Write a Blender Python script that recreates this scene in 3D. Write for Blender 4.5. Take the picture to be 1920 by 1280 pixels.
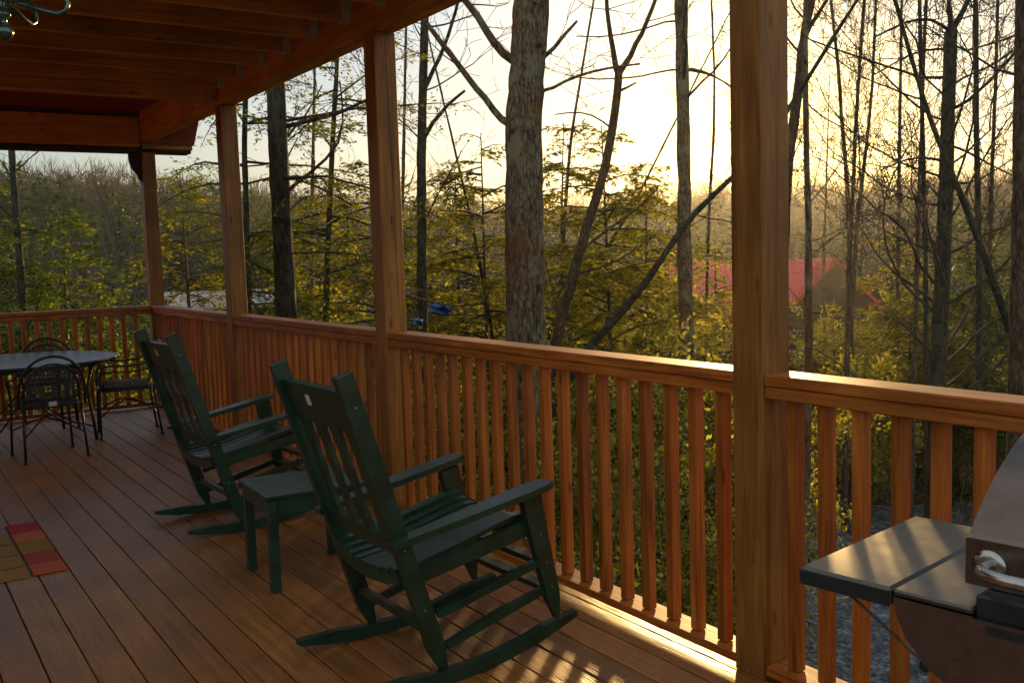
import bpy, math, random
import numpy as np
from mathutils import Vector, Matrix

for o in list(bpy.data.objects):
    bpy.data.objects.remove(o)
scene = bpy.context.scene
COL = scene.collection
R = math.radians
rnd = random.Random(7)
nrg = np.random.default_rng(11)

# ------------------------------------------------------------------ camera
F_PX = 1800.0
CAM = np.array([-2.53, -2.238, 1.535])
YAW, PITCH, ROLL = R(33.82), R(5.25), R(-1.78)
def cam_axes():
    f = np.array([math.sin(YAW), math.cos(YAW), 0.0]); r = np.array([math.cos(YAW), -math.sin(YAW), 0.0]); u = np.array([0, 0, 1.0])
    f2 = f * math.cos(PITCH) - u * math.sin(PITCH); u2 = u * math.cos(PITCH) + f * math.sin(PITCH)
    return r * math.cos(ROLL) + u2 * math.sin(ROLL), u2 * math.cos(ROLL) - r * math.sin(ROLL), f2
CR, CU, CF = cam_axes()
cd = bpy.data.cameras.new('camera'); cam = bpy.data.objects.new('camera', cd); COL.objects.link(cam)
cd.sensor_width = 36.0; cd.lens = F_PX / 1920 * 36.0; cd.clip_start = 0.05; cd.clip_end = 3000
cam.matrix_world = Matrix(((CR[0], CU[0], -CF[0], CAM[0]), (CR[1], CU[1], -CF[1], CAM[1]), (CR[2], CU[2], -CF[2], CAM[2]), (0, 0, 0, 1)))
scene.camera = cam
def at(px, py, D):
    """photo pixel (1920x1280) at depth D metres in front of the camera"""
    return CAM + (CF + CR * (px - 960) / F_PX + CU * (640 - py) / F_PX) * D
def on(px, py, axis, val):
    d = CF + CR * (px - 960) / F_PX + CU * (640 - py) / F_PX
    return CAM + d * ((val - CAM[axis]) / d[axis])

# ------------------------------------------------------------------ sky, sun, exposure
SUN_AZ, SUN_EL = R(48.6), R(5.4)            # azimuth from +Y towards +X
SUN_DIR = Vector((math.sin(SUN_AZ) * math.cos(SUN_EL), math.cos(SUN_AZ) * math.cos(SUN_EL), math.sin(SUN_EL)))
world = bpy.data.worlds.new('World'); scene.world = world; world.use_nodes = True
wt = world.node_tree; wt.nodes.clear()
def wn(t, **k):
    n = wt.nodes.new(t)
    for a, b in k.items(): setattr(n, a, b)
    return n
sky = wn('ShaderNodeTexSky', sky_type='NISHITA', sun_disc=False, sun_elevation=SUN_EL, sun_rotation=SUN_AZ, altitude=300, air_density=1.4, dust_density=0.8, ozone_density=4.0)
# thin evening cloud veil: bright where it lies in front of the low sun, dull grey beside it, kept brighter out of view to light the deck
tc = wn('ShaderNodeTexCoord')
dot = wn('ShaderNodeVectorMath', operation='DOT_PRODUCT'); dot.inputs[1].default_value = SUN_DIR
wt.links.new(tc.outputs['Generated'], dot.inputs[0])
ramp = wn('ShaderNodeValToRGB')
cr = ramp.color_ramp; cr.elements[0].position = 0.0; cr.elements[0].color = (0.66, 0.60, 0.53, 1)
cr.elements[1].position = 1.0; cr.elements[1].color = (2.4, 1.5, 0.25, 1)
for p, c in ((0.45, (0.62, 0.57, 0.51)), (0.60, (0.14, 0.19, 0.20)), (0.76, (0.31, 0.285, 0.30)), (0.86, (0.40, 0.345, 0.36)), (0.94, (0.42, 0.375, 0.34)), (0.985, (0.78, 0.60, 0.34))):
    e = cr.elements.new(p); e.color = (*c, 1)
wt.links.new(dot.outputs['Value'], ramp.inputs['Fac'])
mp = wn('ShaderNodeMapping'); mp.inputs['Scale'].default_value = (1.5, 1.5, 7.0)
wt.links.new(tc.outputs['Generated'], mp.inputs['Vector'])
nz = wn('ShaderNodeTexNoise'); nz.inputs['Scale'].default_value = 2.2; nz.inputs['Detail'].default_value = 6
wt.links.new(mp.outputs['Vector'], nz.inputs['Vector'])
mr = wn('ShaderNodeMapRange'); mr.inputs['From Min'].default_value = 0.3; mr.inputs['From Max'].default_value = 0.7; mr.inputs['To Min'].default_value = 0.72; mr.inputs['To Max'].default_value = 1.2
wt.links.new(nz.outputs['Fac'], mr.inputs['Value'])
veil = wn('ShaderNodeVectorMath', operation='SCALE'); wt.links.new(ramp.outputs['Color'], veil.inputs[0]); wt.links.new(mr.outputs['Result'], veil.inputs['Scale'])
bg1 = wn('ShaderNodeBackground'); bg1.inputs['Strength'].default_value = 0.05; wt.links.new(sky.outputs['Color'], bg1.inputs['Color'])
bg2 = wn('ShaderNodeBackground'); bg2.inputs['Strength'].default_value = 0.30; wt.links.new(veil.outputs['Vector'], bg2.inputs['Color'])
add = wn('ShaderNodeAddShader'); wt.links.new(bg1.outputs[0], add.inputs[0]); wt.links.new(bg2.outputs[0], add.inputs[1])
wo = wn('ShaderNodeOutputWorld'); wt.links.new(add.outputs[0], wo.inputs['Surface'])
sl = bpy.data.lights.new('sun', 'SUN'); sl.energy = 3.0; sl.angle = R(2.2); sl.color = (1.0, 0.62, 0.23)
so = bpy.data.objects.new('sun', sl); COL.objects.link(so); so.rotation_euler = (-SUN_DIR).to_track_quat('-Z', 'Y').to_euler()
vs = scene.view_settings; vs.view_transform = 'Standard'; vs.look = 'None'; vs.exposure = 1.6; vs.gamma = 1.0; vs.use_curve_mapping = False
scene.cycles.max_bounces = 8; scene.cycles.transparent_max_bounces = 8
try: scene.cycles.use_denoising = True
except Exception: pass

# ------------------------------------------------------------------ materials
def new_mat(name):
    m = bpy.data.materials.new(name); m.use_nodes = True
    nt = m.node_tree; nt.nodes.clear()
    out = nt.nodes.new('ShaderNodeOutputMaterial')
    b = nt.nodes.new('ShaderNodeBsdfPrincipled'); nt.links.new(b.outputs[0], out.inputs['Surface'])
    return m, nt, b, out
def nd(nt, t, **k):
    n = nt.nodes.new(t)
    for a, b in k.items(): setattr(n, a, b)
    return n
def ramp_node(nt, fac, stops):
    r = nd(nt, 'ShaderNodeValToRGB'); e = r.color_ramp.elements
    e[0].position, e[0].color = stops[0][0], (*stops[0][1], 1)
    e[1].position, e[1].color = stops[-1][0], (*stops[-1][1], 1)
    for p, c in stops[1:-1]:
        x = r.color_ramp.elements.new(p); x.color = (*c, 1)
    nt.links.new(fac, r.inputs['Fac']); return r
def coords(nt, scale, rand=True, which='Object'):
    tc = nd(nt, 'ShaderNodeTexCoord'); src = tc.outputs[which]
    if rand:
        oi = nd(nt, 'ShaderNodeObjectInfo'); mu = nd(nt, 'ShaderNodeMath', operation='MULTIPLY'); mu.inputs[1].default_value = 57.0
        nt.links.new(oi.outputs['Random'], mu.inputs[0])
        ad = nd(nt, 'ShaderNodeVectorMath', operation='ADD'); nt.links.new(src, ad.inputs[0]); nt.links.new(mu.outputs[0], ad.inputs[1]); src = ad.outputs['Vector']
    mp = nd(nt, 'ShaderNodeMapping'); mp.inputs['Scale'].default_value = scale; nt.links.new(src, mp.inputs['Vector'])
    return mp.outputs['Vector']
def wood(name, axis, dark, mid, light, rough=0.5, bump=0.25, ring=1.0, knots=True, spec=0.4):
    m, nt, b, out = new_mat(name)
    sc = [26.0 * ring] * 3; sc[axis] = 1.3
    v = coords(nt, sc)
    n1 = nd(nt, 'ShaderNodeTexNoise'); n1.inputs['Scale'].default_value = 1.0; n1.inputs['Detail'].default_value = 7; n1.inputs['Roughness'].default_value = 0.62; n1.inputs['Distortion'].default_value = 0.9
    nt.links.new(v, n1.inputs['Vector'])
    sc2 = [150.0] * 3; sc2[axis] = 4.0
    n2 = nd(nt, 'ShaderNodeTexNoise'); n2.inputs['Scale'].default_value = 1.0; n2.inputs['Detail'].default_value = 3
    nt.links.new(coords(nt, sc2), n2.inputs['Vector'])
    mx = nd(nt, 'ShaderNodeMath', operation='MULTIPLY_ADD'); mx.inputs[1].default_value = 0.3; nt.links.new(n2.outputs['Fac'], mx.inputs[0])
    sb = nd(nt, 'ShaderNodeMath', operation='MULTIPLY'); sb.inputs[1].default_value = 0.72; nt.links.new(n1.outputs['Fac'], sb.inputs[0]); nt.links.new(sb.outputs[0], mx.inputs[2])
    r = ramp_node(nt, mx.outputs[0], [(0.33, dark), (0.5, mid), (0.68, light)])
    col = r.outputs['Color']
    # blotchy stain, different on every piece
    n3 = nd(nt, 'ShaderNodeTexNoise'); n3.inputs['Scale'].default_value = 2.3; n3.inputs['Detail'].default_value = 4
    nt.links.new(coords(nt, (1, 1, 1)), n3.inputs['Vector'])
    mr = nd(nt, 'ShaderNodeMapRange'); mr.inputs['From Min'].default_value = 0.25; mr.inputs['From Max'].default_value = 0.75; mr.inputs['To Min'].default_value = 0.66; mr.inputs['To Max'].default_value = 1.28
    nt.links.new(n3.outputs['Fac'], mr.inputs['Value'])
    oi = nd(nt, 'ShaderNodeObjectInfo'); m2 = nd(nt, 'ShaderNodeMapRange'); m2.inputs['To Min'].default_value = 0.80; m2.inputs['To Max'].default_value = 1.18; nt.links.new(oi.outputs['Random'], m2.inputs['Value'])
    pm = nd(nt, 'ShaderNodeMath', operation='MULTIPLY'); nt.links.new(mr.outputs[0], pm.inputs[0]); nt.links.new(m2.outputs[0], pm.inputs[1])
    sc_ = nd(nt, 'ShaderNodeVectorMath', operation='SCALE'); nt.links.new(col, sc_.inputs[0]); nt.links.new(pm.outputs[0], sc_.inputs['Scale']); col = sc_.outputs['Vector']
    if knots:
        sk = [9.0] * 3; sk[axis] = 3.0
        vo = nd(nt, 'ShaderNodeTexVoronoi'); vo.inputs['Scale'].default_value = 1.0; nt.links.new(coords(nt, sk), vo.inputs['Vector'])
        kr = ramp_node(nt, vo.outputs['Distance'], [(0.05, (0.25, 0.2, 0.2)), (0.13, (1, 1, 1))])
        mm = nd(nt, 'ShaderNodeMix', data_type='RGBA', blend_type='MULTIPLY'); mm.inputs[0].default_value = 0.85
        nt.links.new(col, mm.inputs[6]); nt.links.new(kr.outputs['Color'], mm.inputs[7]); col = mm.outputs[2]
    nt.links.new(col, b.inputs['Base Color'])
    if name == 'deck_board_wood':
        vs_ = nd(nt, 'ShaderNodeTexVoronoi'); vs_.inputs['Scale'].default_value = 7.0; nt.links.new(coords(nt, (1, 1, 1)), vs_.inputs['Vector'])
        sr = ramp_node(nt, vs_.outputs['Distance'], [(0.028, (1, 1, 1)), (0.036, (0, 0, 0))]); ms = nd(nt, 'ShaderNodeMix', data_type='RGBA'); nt.links.new(sr.outputs['Color'], ms.inputs[0]); nt.links.new(col, ms.inputs[6]); ms.inputs[7].default_value = (0.4, 0.33, 0.22, 1); col = ms.outputs[2]
        wv_ = nd(nt, 'ShaderNodeTexWave', wave_type='RINGS', rings_direction='Y'); wv_.inputs['Scale'].default_value = 9.0; wv_.inputs['Distortion'].default_value = 7.0; wv_.inputs['Detail'].default_value = 3; wv_.inputs['Detail Scale'].default_value = 1.2; nt.links.new(coords(nt, (3.2, 0.55, 1)), wv_.inputs['Vector'])
        wr = ramp_node(nt, wv_.outputs['Fac'], [(0.1, (0.72, 0.70, 0.68)), (0.6, (1.1, 1.1, 1.1))]); mw = nd(nt, 'ShaderNodeMix', data_type='RGBA', blend_type='MULTIPLY'); mw.inputs[0].default_value = 0.8; nt.links.new(col, mw.inputs[6]); nt.links.new(wr.outputs['Color'], mw.inputs[7]); col = mw.outputs[2]
        nt.links.new(col, b.inputs['Base Color'])
        mh = nd(nt, 'ShaderNodeMath', operation='MULTIPLY_ADD'); mh.inputs[1].default_value = 0.5; nt.links.new(wv_.outputs['Fac'], mh.inputs[0]); nt.links.new(mx.outputs[0], mh.inputs[2]); mx = mh
    rr = nd(nt, 'ShaderNodeMapRange'); rr.inputs['To Min'].default_value = rough - 0.12; rr.inputs['To Max'].default_value = rough + 0.16; nt.links.new(n1.outputs['Fac'], rr.inputs['Value']); nt.links.new(rr.outputs[0], b.inputs['Roughness'])
    b.inputs['Specular IOR Level'].default_value = spec
    bp = nd(nt, 'ShaderNodeBump'); bp.inputs['Strength'].default_value = bump; bp.inputs['Distance'].default_value = 0.004; nt.links.new(mx.outputs[0], bp.inputs['Height']); nt.links.new(bp.outputs[0], b.inputs['Normal'])
    return m
def plain(name, col, rough=0.5, metal=0.0, var=0.12, scale=18.0, bump=0.0, spec=0.5, coat=0.0):
    m, nt, b, out = new_mat(name)
    n = nd(nt, 'ShaderNodeTexNoise'); n.inputs['Scale'].default_value = scale; n.inputs['Detail'].default_value = 6; nt.links.new(coords(nt, (1, 1, 1)), n.inputs['Vector'])
    lo = tuple(c * (1 - var) for c in col); hi = tuple(min(1, c * (1 + var)) for c in col)
    r = ramp_node(nt, n.outputs['Fac'], [(0.3, lo), (0.7, hi)]); nt.links.new(r.outputs['Color'], b.inputs['Base Color'])
    mr = nd(nt, 'ShaderNodeMapRange'); mr.inputs['To Min'].default_value = max(0.02, rough - 0.1); mr.inputs['To Max'].default_value = rough + 0.1; nt.links.new(n.outputs['Fac'], mr.inputs['Value']); nt.links.new(mr.outputs[0], b.inputs['Roughness'])
    b.inputs['Metallic'].default_value = metal; b.inputs['Specular IOR Level'].default_value = spec
    if coat: b.inputs['Coat Weight'].default_value = coat
    if bump:
        bp = nd(nt, 'ShaderNodeBump'); bp.inputs['Strength'].default_value = bump; bp.inputs['Distance'].default_value = 0.01; nt.links.new(n.outputs['Fac'], bp.inputs['Height']); nt.links.new(bp.outputs[0], b.inputs['Normal'])
    return m
def leafmat(name, stops, trans=0.5, scale=3.0):
    m = bpy.data.materials.new(name); m.use_nodes = True; nt = m.node_tree; nt.nodes.clear()
    out = nd(nt, 'ShaderNodeOutputMaterial')
    n = nd(nt, 'ShaderNodeTexNoise'); n.inputs['Scale'].default_value = scale; n.inputs['Detail'].default_value = 3
    tc = nd(nt, 'ShaderNodeTexCoord'); nt.links.new(tc.outputs['Object'], n.inputs['Vector'])
    ge = nd(nt, 'ShaderNodeNewGeometry'); ad = nd(nt, 'ShaderNodeMath', operation='MULTIPLY_ADD'); ad.inputs[1].default_value = 0.35
    nt.links.new(ge.outputs['Random Per Island'], ad.inputs[0])
    su = nd(nt, 'ShaderNodeMath', operation='SUBTRACT'); su.inputs[1].default_value = 0.17; nt.links.new(n.outputs['Fac'], su.inputs[0]); nt.links.new(su.outputs[0], ad.inputs[2])
    r = ramp_node(nt, ad.outputs[0], stops)
    d = nd(nt, 'ShaderNodeBsdfPrincipled'); d.inputs['Roughness'].default_value = 0.55; d.inputs['Specular IOR Level'].default_value = 0.25; nt.links.new(r.outputs['Color'], d.inputs['Base Color'])
    t = nd(nt, 'ShaderNodeBsdfTranslucent'); g = nd(nt, 'ShaderNodeVectorMath', operation='MULTIPLY'); g.inputs[1].default_value = (2.35, 2.5, 0.7); nt.links.new(r.outputs['Color'], g.inputs[0]); nt.links.new(g.outputs['Vector'], t.inputs['Color'])
    mx = nd(nt, 'ShaderNodeMixShader'); mx.inputs[0].default_value = trans; nt.links.new(d.outputs[0], mx.inputs[1]); nt.links.new(t.outputs[0], mx.inputs[2]); nt.links.new(mx.outputs[0], out.inputs['Surface'])
    return m
def barkmat(name, stops, axis_scale=(34, 34, 7), bump=1.0, lichen=None, warm=None):
    m, nt, b, out = new_mat(name)
    n = nd(nt, 'ShaderNodeTexNoise'); n.inputs['Scale'].default_value = 1.0; n.inputs['Detail'].default_value = 10; n.inputs['Roughness'].default_value = 0.72; n.inputs['Distortion'].default_value = 0.6; nt.links.new(coords(nt, axis_scale), n.inputs['Vector'])
    vo = nd(nt, 'ShaderNodeTexVoronoi', feature='DISTANCE_TO_EDGE'); vo.inputs['Scale'].default_value = 1.0; nt.links.new(coords(nt, (axis_scale[0] * .8, axis_scale[1] * .8, axis_scale[2] * 1.3)), vo.inputs['Vector'])
    pl = ramp_node(nt, vo.outputs['Distance'], [(0.0, (0, 0, 0)), (0.22, (1, 1, 1))])
    a = nd(nt, 'ShaderNodeMath', operation='MULTIPLY_ADD'); a.inputs[1].default_value = 0.10; nt.links.new(pl.outputs['Color'], a.inputs[0])
    h = nd(nt, 'ShaderNodeMath', operation='MULTIPLY'); h.inputs[1].default_value = 0.95; nt.links.new(n.outputs['Fac'], h.inputs[0]); nt.links.new(h.outputs[0], a.inputs[2])
    r = ramp_node(nt, a.outputs[0], stops); col = r.outputs['Color']
    def patch(scale, lo, hi, colour, col, amount):
        p = nd(nt, 'ShaderNodeTexNoise'); p.inputs['Scale'].default_value = scale; p.inputs['Detail'].default_value = 8; p.inputs['Roughness'].default_value = 0.65; nt.links.new(coords(nt, (1.3, 1.3, 1.0)), p.inputs['Vector'])
        f = nd(nt, 'ShaderNodeMapRange'); f.inputs['From Min'].default_value = lo; f.inputs['From Max'].default_value = hi; f.inputs['To Max'].default_value = amount; nt.links.new(p.outputs['Fac'], f.inputs['Value'])
        mx = nd(nt, 'ShaderNodeMix', data_type='RGBA'); nt.links.new(f.outputs[0], mx.inputs[0]); nt.links.new(col, mx.inputs[6]); mx.inputs[7].default_value = (*colour, 1); return mx.outputs[2]
    if warm: col = patch(1.1, 0.48, 0.60, warm, col, 0.75)
    if lichen: col = patch(3.2, 0.52, 0.60, lichen, col, 0.75); col = patch(4.6, 0.60, 0.66, (0.012, 0.014, 0.009), col, 0.9)
    nt.links.new(col, b.inputs['Base Color'])
    b.inputs['Roughness'].default_value = 0.9; b.inputs['Specular IOR Level'].default_value = 0.15
    bp = nd(nt, 'ShaderNodeBump'); bp.inputs['Strength'].default_value = bump; bp.inputs['Distance'].default_value = 0.025; nt.links.new(a.outputs[0], bp.inputs['Height']); nt.links.new(bp.outputs[0], b.inputs['Normal'])
    return m

CED = ((0.13, 0.027, 0.003), (0.33, 0.092, 0.008), (0.48, 0.175, 0.022))
M = {}
for ax, nm in enumerate('xyz'):
    M['cedar_' + nm] = wood('cedar_' + nm, ax, *CED)
    M['joist_' + nm] = wood('joist_' + nm, ax, (0.28, 0.095, 0.010), (0.60, 0.265, 0.034), (0.70, 0.37, 0.075), rough=0.6)
M['post'] = wood('post_wood', 2, (0.11, 0.036, 0.005), (0.24, 0.095, 0.012), (0.36, 0.165, 0.03), rough=0.5, ring=0.8)
M['red_board'] = wood('red_stained_board', 0, (0.12, 0.012, 0.006), (0.24, 0.026, 0.010), (0.34, 0.06, 0.02), rough=0.6)
M['deck'] = wood('deck_board_wood', 1, (0.13, 0.045, 0.008), (0.25, 0.098, 0.019), (0.34, 0.155, 0.035), rough=0.42, bump=0.5, ring=0.9, knots=False, spec=0.5)
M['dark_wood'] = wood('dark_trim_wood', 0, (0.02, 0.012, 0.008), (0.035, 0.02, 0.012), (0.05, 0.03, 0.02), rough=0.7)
M['gap_shade'] = plain('gap_shade_dark', (0.03, 0.022, 0.016), 0.9)  # near-black tone standing for the shade below the boards
M['steel_hanger'] = plain('galvanised_steel', (0.62, 0.66, 0.66), 0.5, 0.15)
M['green'] = plain('dark_green_paint', (0.006, 0.032, 0.017), 0.38, 0, 0.45, 9, 0.06, 0.5)
M['tag'] = plain('pale_tag', (0.62, 0.50, 0.48), 0.6, 0, 0.1)
M['screw'] = plain('screw_steel', (0.3, 0.3, 0.29), 0.4, 0.9)
M['iron'] = plain('black_iron', (0.018, 0.022, 0.024), 0.38, 0.3, 0.3, 40)
M['tabletop'] = plain('dark_mesh_tabletop', (0.025, 0.042, 0.045), 0.35, 0.2, 0.15, 90, 0.15)
M['weave'] = plain('dark_woven_strap', (0.045, 0.055, 0.05), 0.5, 0.1)
M['steel'] = plain('brushed_stainless', (0.42, 0.42, 0.40), 0.26, 1.0, 0.08, 60)
M['steel_dark'] = plain('dark_enamel', (0.02, 0.023, 0.026), 0.3, 0.2, 0.2, 30)
M['shelf'] = plain('graphite_shelf', (0.105, 0.105, 0.092), 0.34, 0.9, 0.06, 25)
M['hood'] = plain('bronze_steel_hood', (0.17, 0.135, 0.115), 0.27, 0.95, 0.1, 25)
M['brass'] = plain('green_glazed_metal', (0.10, 0.16, 0.14), 0.18, 0.7, 0.2)
M['amber'] = plain('amber_glass', (0.45, 0.22, 0.08), 0.15, 0, 0.2)

# ------------------------------------------------------------------ mesh helpers
class MB:
    def __init__(s): s.v = []; s.f = []
    def add(s, vs, fs):
        k = len(s.v); s.v += [tuple(map(float, p)) for p in vs]; s.f += [tuple(k + i for i in f) for f in fs]; return s
    def box(s, x0, x1, y0, y1, z0, z1, c=0.0):
        """box with small chamfer c on all twelve edges (as an inset 24-vertex shape)"""
        if c <= 0:
            return s.add([(x, y, z) for z in (z0, z1) for y in (y0, y1) for x in (x0, x1)], [(0, 2, 3, 1), (4, 5, 7, 6), (0, 1, 5, 4), (2, 6, 7, 3), (0, 4, 6, 2), (1, 3, 7, 5)])
        import itertools
        idx = {}; vs = []
        lo = (x0, y0, z0); hi = (x1, y1, z1)
        for sg in itertools.product((0, 1), repeat=3):
            for a in range(3):
                p = []
                for k in range(3):
                    e = hi[k] if sg[k] else lo[k]
                    p.append(e if k == a else e + (-c if sg[k] else c))
                idx[sg, a] = len(vs); vs.append(tuple(p))
        fs = []
        for a in range(3):
            b_, c_ = [(1, 2), (2, 0), (0, 1)][a]
            for sd in (0, 1):
                q = []
                for (i, j) in ((0, 0), (1, 0), (1, 1), (0, 1)):
                    sg = [0, 0, 0]; sg[a] = sd; sg[b_] = i; sg[c_] = j; q.append(idx[tuple(sg), a])
                fs.append(tuple(q) if sd else tuple(q[::-1]))
        for a in range(3):
            b_, c_ = [(1, 2), (2, 0), (0, 1)][a]
            for i in (0, 1):
                for j in (0, 1):
                    s0 = [0, 0, 0]; s0[b_] = i; s0[c_] = j; s1 = list(s0); s1[a] = 1; s0 = tuple(s0); s1 = tuple(s1)
                    q = (idx[s0, b_], idx[s1, b_], idx[s1, c_], idx[s0, c_])
                    fs.append(q if (i ^ j) else q[::-1])
        for sg in itertools.product((0, 1), repeat=3):
            q = (idx[sg, 0], idx[sg, 1], idx[sg, 2]); fs.append(q if (sum(sg) % 2 == 1) else q[::-1])
        return s.add(vs, fs)
    def sweep(s, pts, ws, hs, side, caps=True):
        """rectangular section swept along pts; side = width axis; ws, hs width and height at each point"""
        pts = [Vector(p) for p in pts]; side = Vector(side).normalized(); n = len(pts); k = len(s.v)
        for i, p in enumerate(pts):
            t = (pts[min(i + 1, n - 1)] - pts[max(i - 1, 0)]).normalized(); up = side.cross(t).normalized() * -1
            w = ws[i] / 2 if hasattr(ws, '__len__') else ws / 2; h = hs[i] / 2 if hasattr(hs, '__len__') else hs / 2
            for a, b in ((-1, -1), (1, -1), (1, 1), (-1, 1)): s.v.append(tuple(p + side * a * w + up * b * h))
        for i in range(n - 1):
            for j in range(4): s.f.append((k + 4 * i + j, k + 4 * i + (j + 1) % 4, k + 4 * i + 4 + (j + 1) % 4, k + 4 * i + 4 + j))
        if caps: s.f.append((k + 3, k + 2, k + 1, k)); e = k + 4 * (n - 1); s.f.append((e, e + 1, e + 2, e + 3))
        return s
    def tube(s, pts, rad, sides=8, caps=True, closed=False):
        pts = [Vector(p) for p in pts]; n = len(pts); k = len(s.v)
        prev = None
        for i, p in enumerate(pts):
            if closed: t = (pts[(i + 1) % n] - pts[i - 1]).normalized()
            else: t = (pts[min(i + 1, n - 1)] - pts[max(i - 1, 0)]).normalized()
            if prev is None:
                a = Vector((0, 0, 1)) if abs(t.z) < 0.9 else Vector((1, 0, 0)); e1 = t.cross(a).normalized()
            else: e1 = (prev - t * prev.dot(t)).normalized()
            prev = e1; e2 = t.cross(e1); r = rad[i] if hasattr(rad, '__len__') else rad
            for j in range(sides):
                an = 2 * math.pi * j / sides; s.v.append(tuple(p + e1 * math.cos(an) * r + e2 * math.sin(an) * r))
        for i in range(n if closed else n - 1):
            i2 = (i + 1) % n
            for j in range(sides): s.f.append((k + i * sides + j, k + i * sides + (j + 1) % sides, k + i2 * sides + (j + 1) % sides, k + i2 * sides + j))
        if caps and not closed: s.f.append(tuple(range(k + sides - 1, k - 1, -1))); s.f.append(tuple(range(k + (n - 1) * sides, k + n * sides)))
        return s
    def prism(s, poly, a0, a1, axis=1):
        """polygon in the two other axes, extruded along axis from a0 to a1"""
        n = len(poly); k = len(s.v)
        for a in (a0, a1):
            for p, q in poly:
                s.v.append({0: (a, p, q), 1: (p, a, q), 2: (p, q, a)}[axis])
        s.f.append(tuple(range(k, k + n))); s.f.append(tuple(range(k + 2 * n - 1, k + n - 1, -1)))
        for i in range(n): s.f.append((k + i, k + n + i, k + n + (i + 1) % n, k + (i + 1) % n))
        return s
    def lathe(s, prof, c=(0, 0, 0), sides=20):
        k = len(s.v); n = len(prof)
        for r, z in prof:
            for j in range(sides):
                a = 2 * math.pi * j / sides; s.v.append((c[0] + r * math.cos(a), c[1] + r * math.sin(a), c[2] + z))
        for i in range(n - 1):
            for j in range(sides): s.f.append((k + i * sides + j, k + i * sides + (j + 1) % sides, k + (i + 1) * sides + (j + 1) % sides, k + (i + 1) * sides + j))
        s.f.append(tuple(range(k + sides - 1, k - 1, -1))); s.f.append(tuple(range(k + (n - 1) * sides, k + n * sides)))
        return s
    def mesh(s, name, mat, smooth=False):
        me = bpy.data.meshes.new(name); me.from_pydata(s.v, [], s.f); me.update()
        if mat: me.materials.append(mat)
        import bmesh
        bm = bmesh.new(); bm.from_mesh(me); bmesh.ops.recalc_face_normals(bm, faces=bm.faces); bm.to_mesh(me); bm.free()
        if smooth:
            for p in me.polygons: p.use_smooth = True
        return me
    def build(s, name, mat, parent=None, smooth=False, loc=None):
        return link(name, s.mesh(name, mat, smooth), parent, loc)
def link(name, me, parent=None, loc=None):
    o = bpy.data.objects.new(name, me); COL.objects.link(o)
    if parent is not None: o.parent = parent
    if loc is not None: o.location = loc
    return o
def tag(o, label=None, cat=None, group=None, kind=None):
    if label: o['label'] = label
    if cat: o['category'] = cat
    if group: o['group'] = group
    if kind: o['kind'] = kind
    return o
def empty(name, loc=(0, 0, 0), rz=0.0):
    o = bpy.data.objects.new(name, None); COL.objects.link(o); o.location = loc; o.rotation_euler = (0, 0, rz); o.empty_display_size = 0.1; return o
def copy_tree(o, parent=None):
    c = o.copy(); COL.objects.link(c); c.parent = parent
    for ch in o.children: copy_tree(ch, c)
    return c
def np_mesh(name, V, Fq, mat, smooth=False):
    """V (n,3) array, Fq (m,k) int array of equal-sized faces"""
    me = bpy.data.meshes.new(name); k = Fq.shape[1]
    me.vertices.add(len(V)); me.vertices.foreach_set('co', np.ascontiguousarray(V, np.float32).ravel())
    me.loops.add(Fq.size); me.loops.foreach_set('vertex_index', np.ascontiguousarray(Fq, np.int32).ravel())
    me.polygons.add(len(Fq)); me.polygons.foreach_set('loop_start', np.arange(0, Fq.size, k, dtype=np.int32))
    if smooth: me.polygons.foreach_set('use_smooth', np.ones(len(Fq), bool))
    me.update(calc_edges=True); me.validate()
    if mat: me.materials.append(mat)
    return me

# ------------------------------------------------------------------ ground, drive, hills
GZ = -3.9
def ground_z(x, y):
    dx, dy = x - CAM[0], y - CAM[1]
    r = np.hypot(dx, dy); az = np.degrees(np.arctan2(dx, dy))
    rel = np.clip((az - 33.8 + 30) / 60, -0.3, 1.3)               # 0 at the frame's left, 1 at its right
    crest = np.interp(rel, [-0.3, 0.0, 0.15, 0.4, 0.55, 0.72, 1.0, 1.3], [14, 13, 11.5, 2.5, 1.0, 4.0, 4.0, 6])
    sm = lambda a, b, t: np.clip((t - a) / (b - a), 0, 1) ** 2 * (3 - 2 * np.clip((t - a) / (b - a), 0, 1))
    z = GZ - 4.5 * sm(22, 70, r) + (crest - GZ + 4.5) * sm(80, 260, r)
    z = z + 0.35 * np.sin(x * 0.31 + 1) * np.cos(y * 0.27) * sm(20, 40, r) + 0.16 * np.sin(x * 1.1) * np.sin(y * 0.9 + 2) * sm(17, 24, r)
    return z
rs = np.concatenate([np.linspace(0.0, 40, 41)[1:], np.linspace(44, 300, 60), np.array([340, 420, 600, 900, 1500])])
ths = np.linspace(0, 2 * math.pi, 181)[:-1]
rr, tt = np.meshgrid(rs, ths, indexing='ij')
gx = CAM[0] + rr * np.sin(tt); gy = CAM[1] + rr * np.cos(tt)
gz = ground_z(gx, gy)
gv = np.concatenate([np.stack([gx, gy, gz], -1).reshape(-1, 3), [[CAM[0], CAM[1], GZ]]])
nt_, nr_ = len(ths), len(rs)
gi = np.arange(nr_ * nt_).reshape(nr_, nt_)
q = np.stack([gi[:-1], np.roll(gi[:-1], -1, 1), np.roll(gi[1:], -1, 1), gi[1:]], -1).reshape(-1, 4)
ctr = len(gv) - 1
q = np.concatenate([q, np.stack([np.full(nt_, ctr), np.roll(gi[0], -1), gi[0], gi[0]], -1)[:, [0, 1, 2, 2]]]) if False else q
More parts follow.
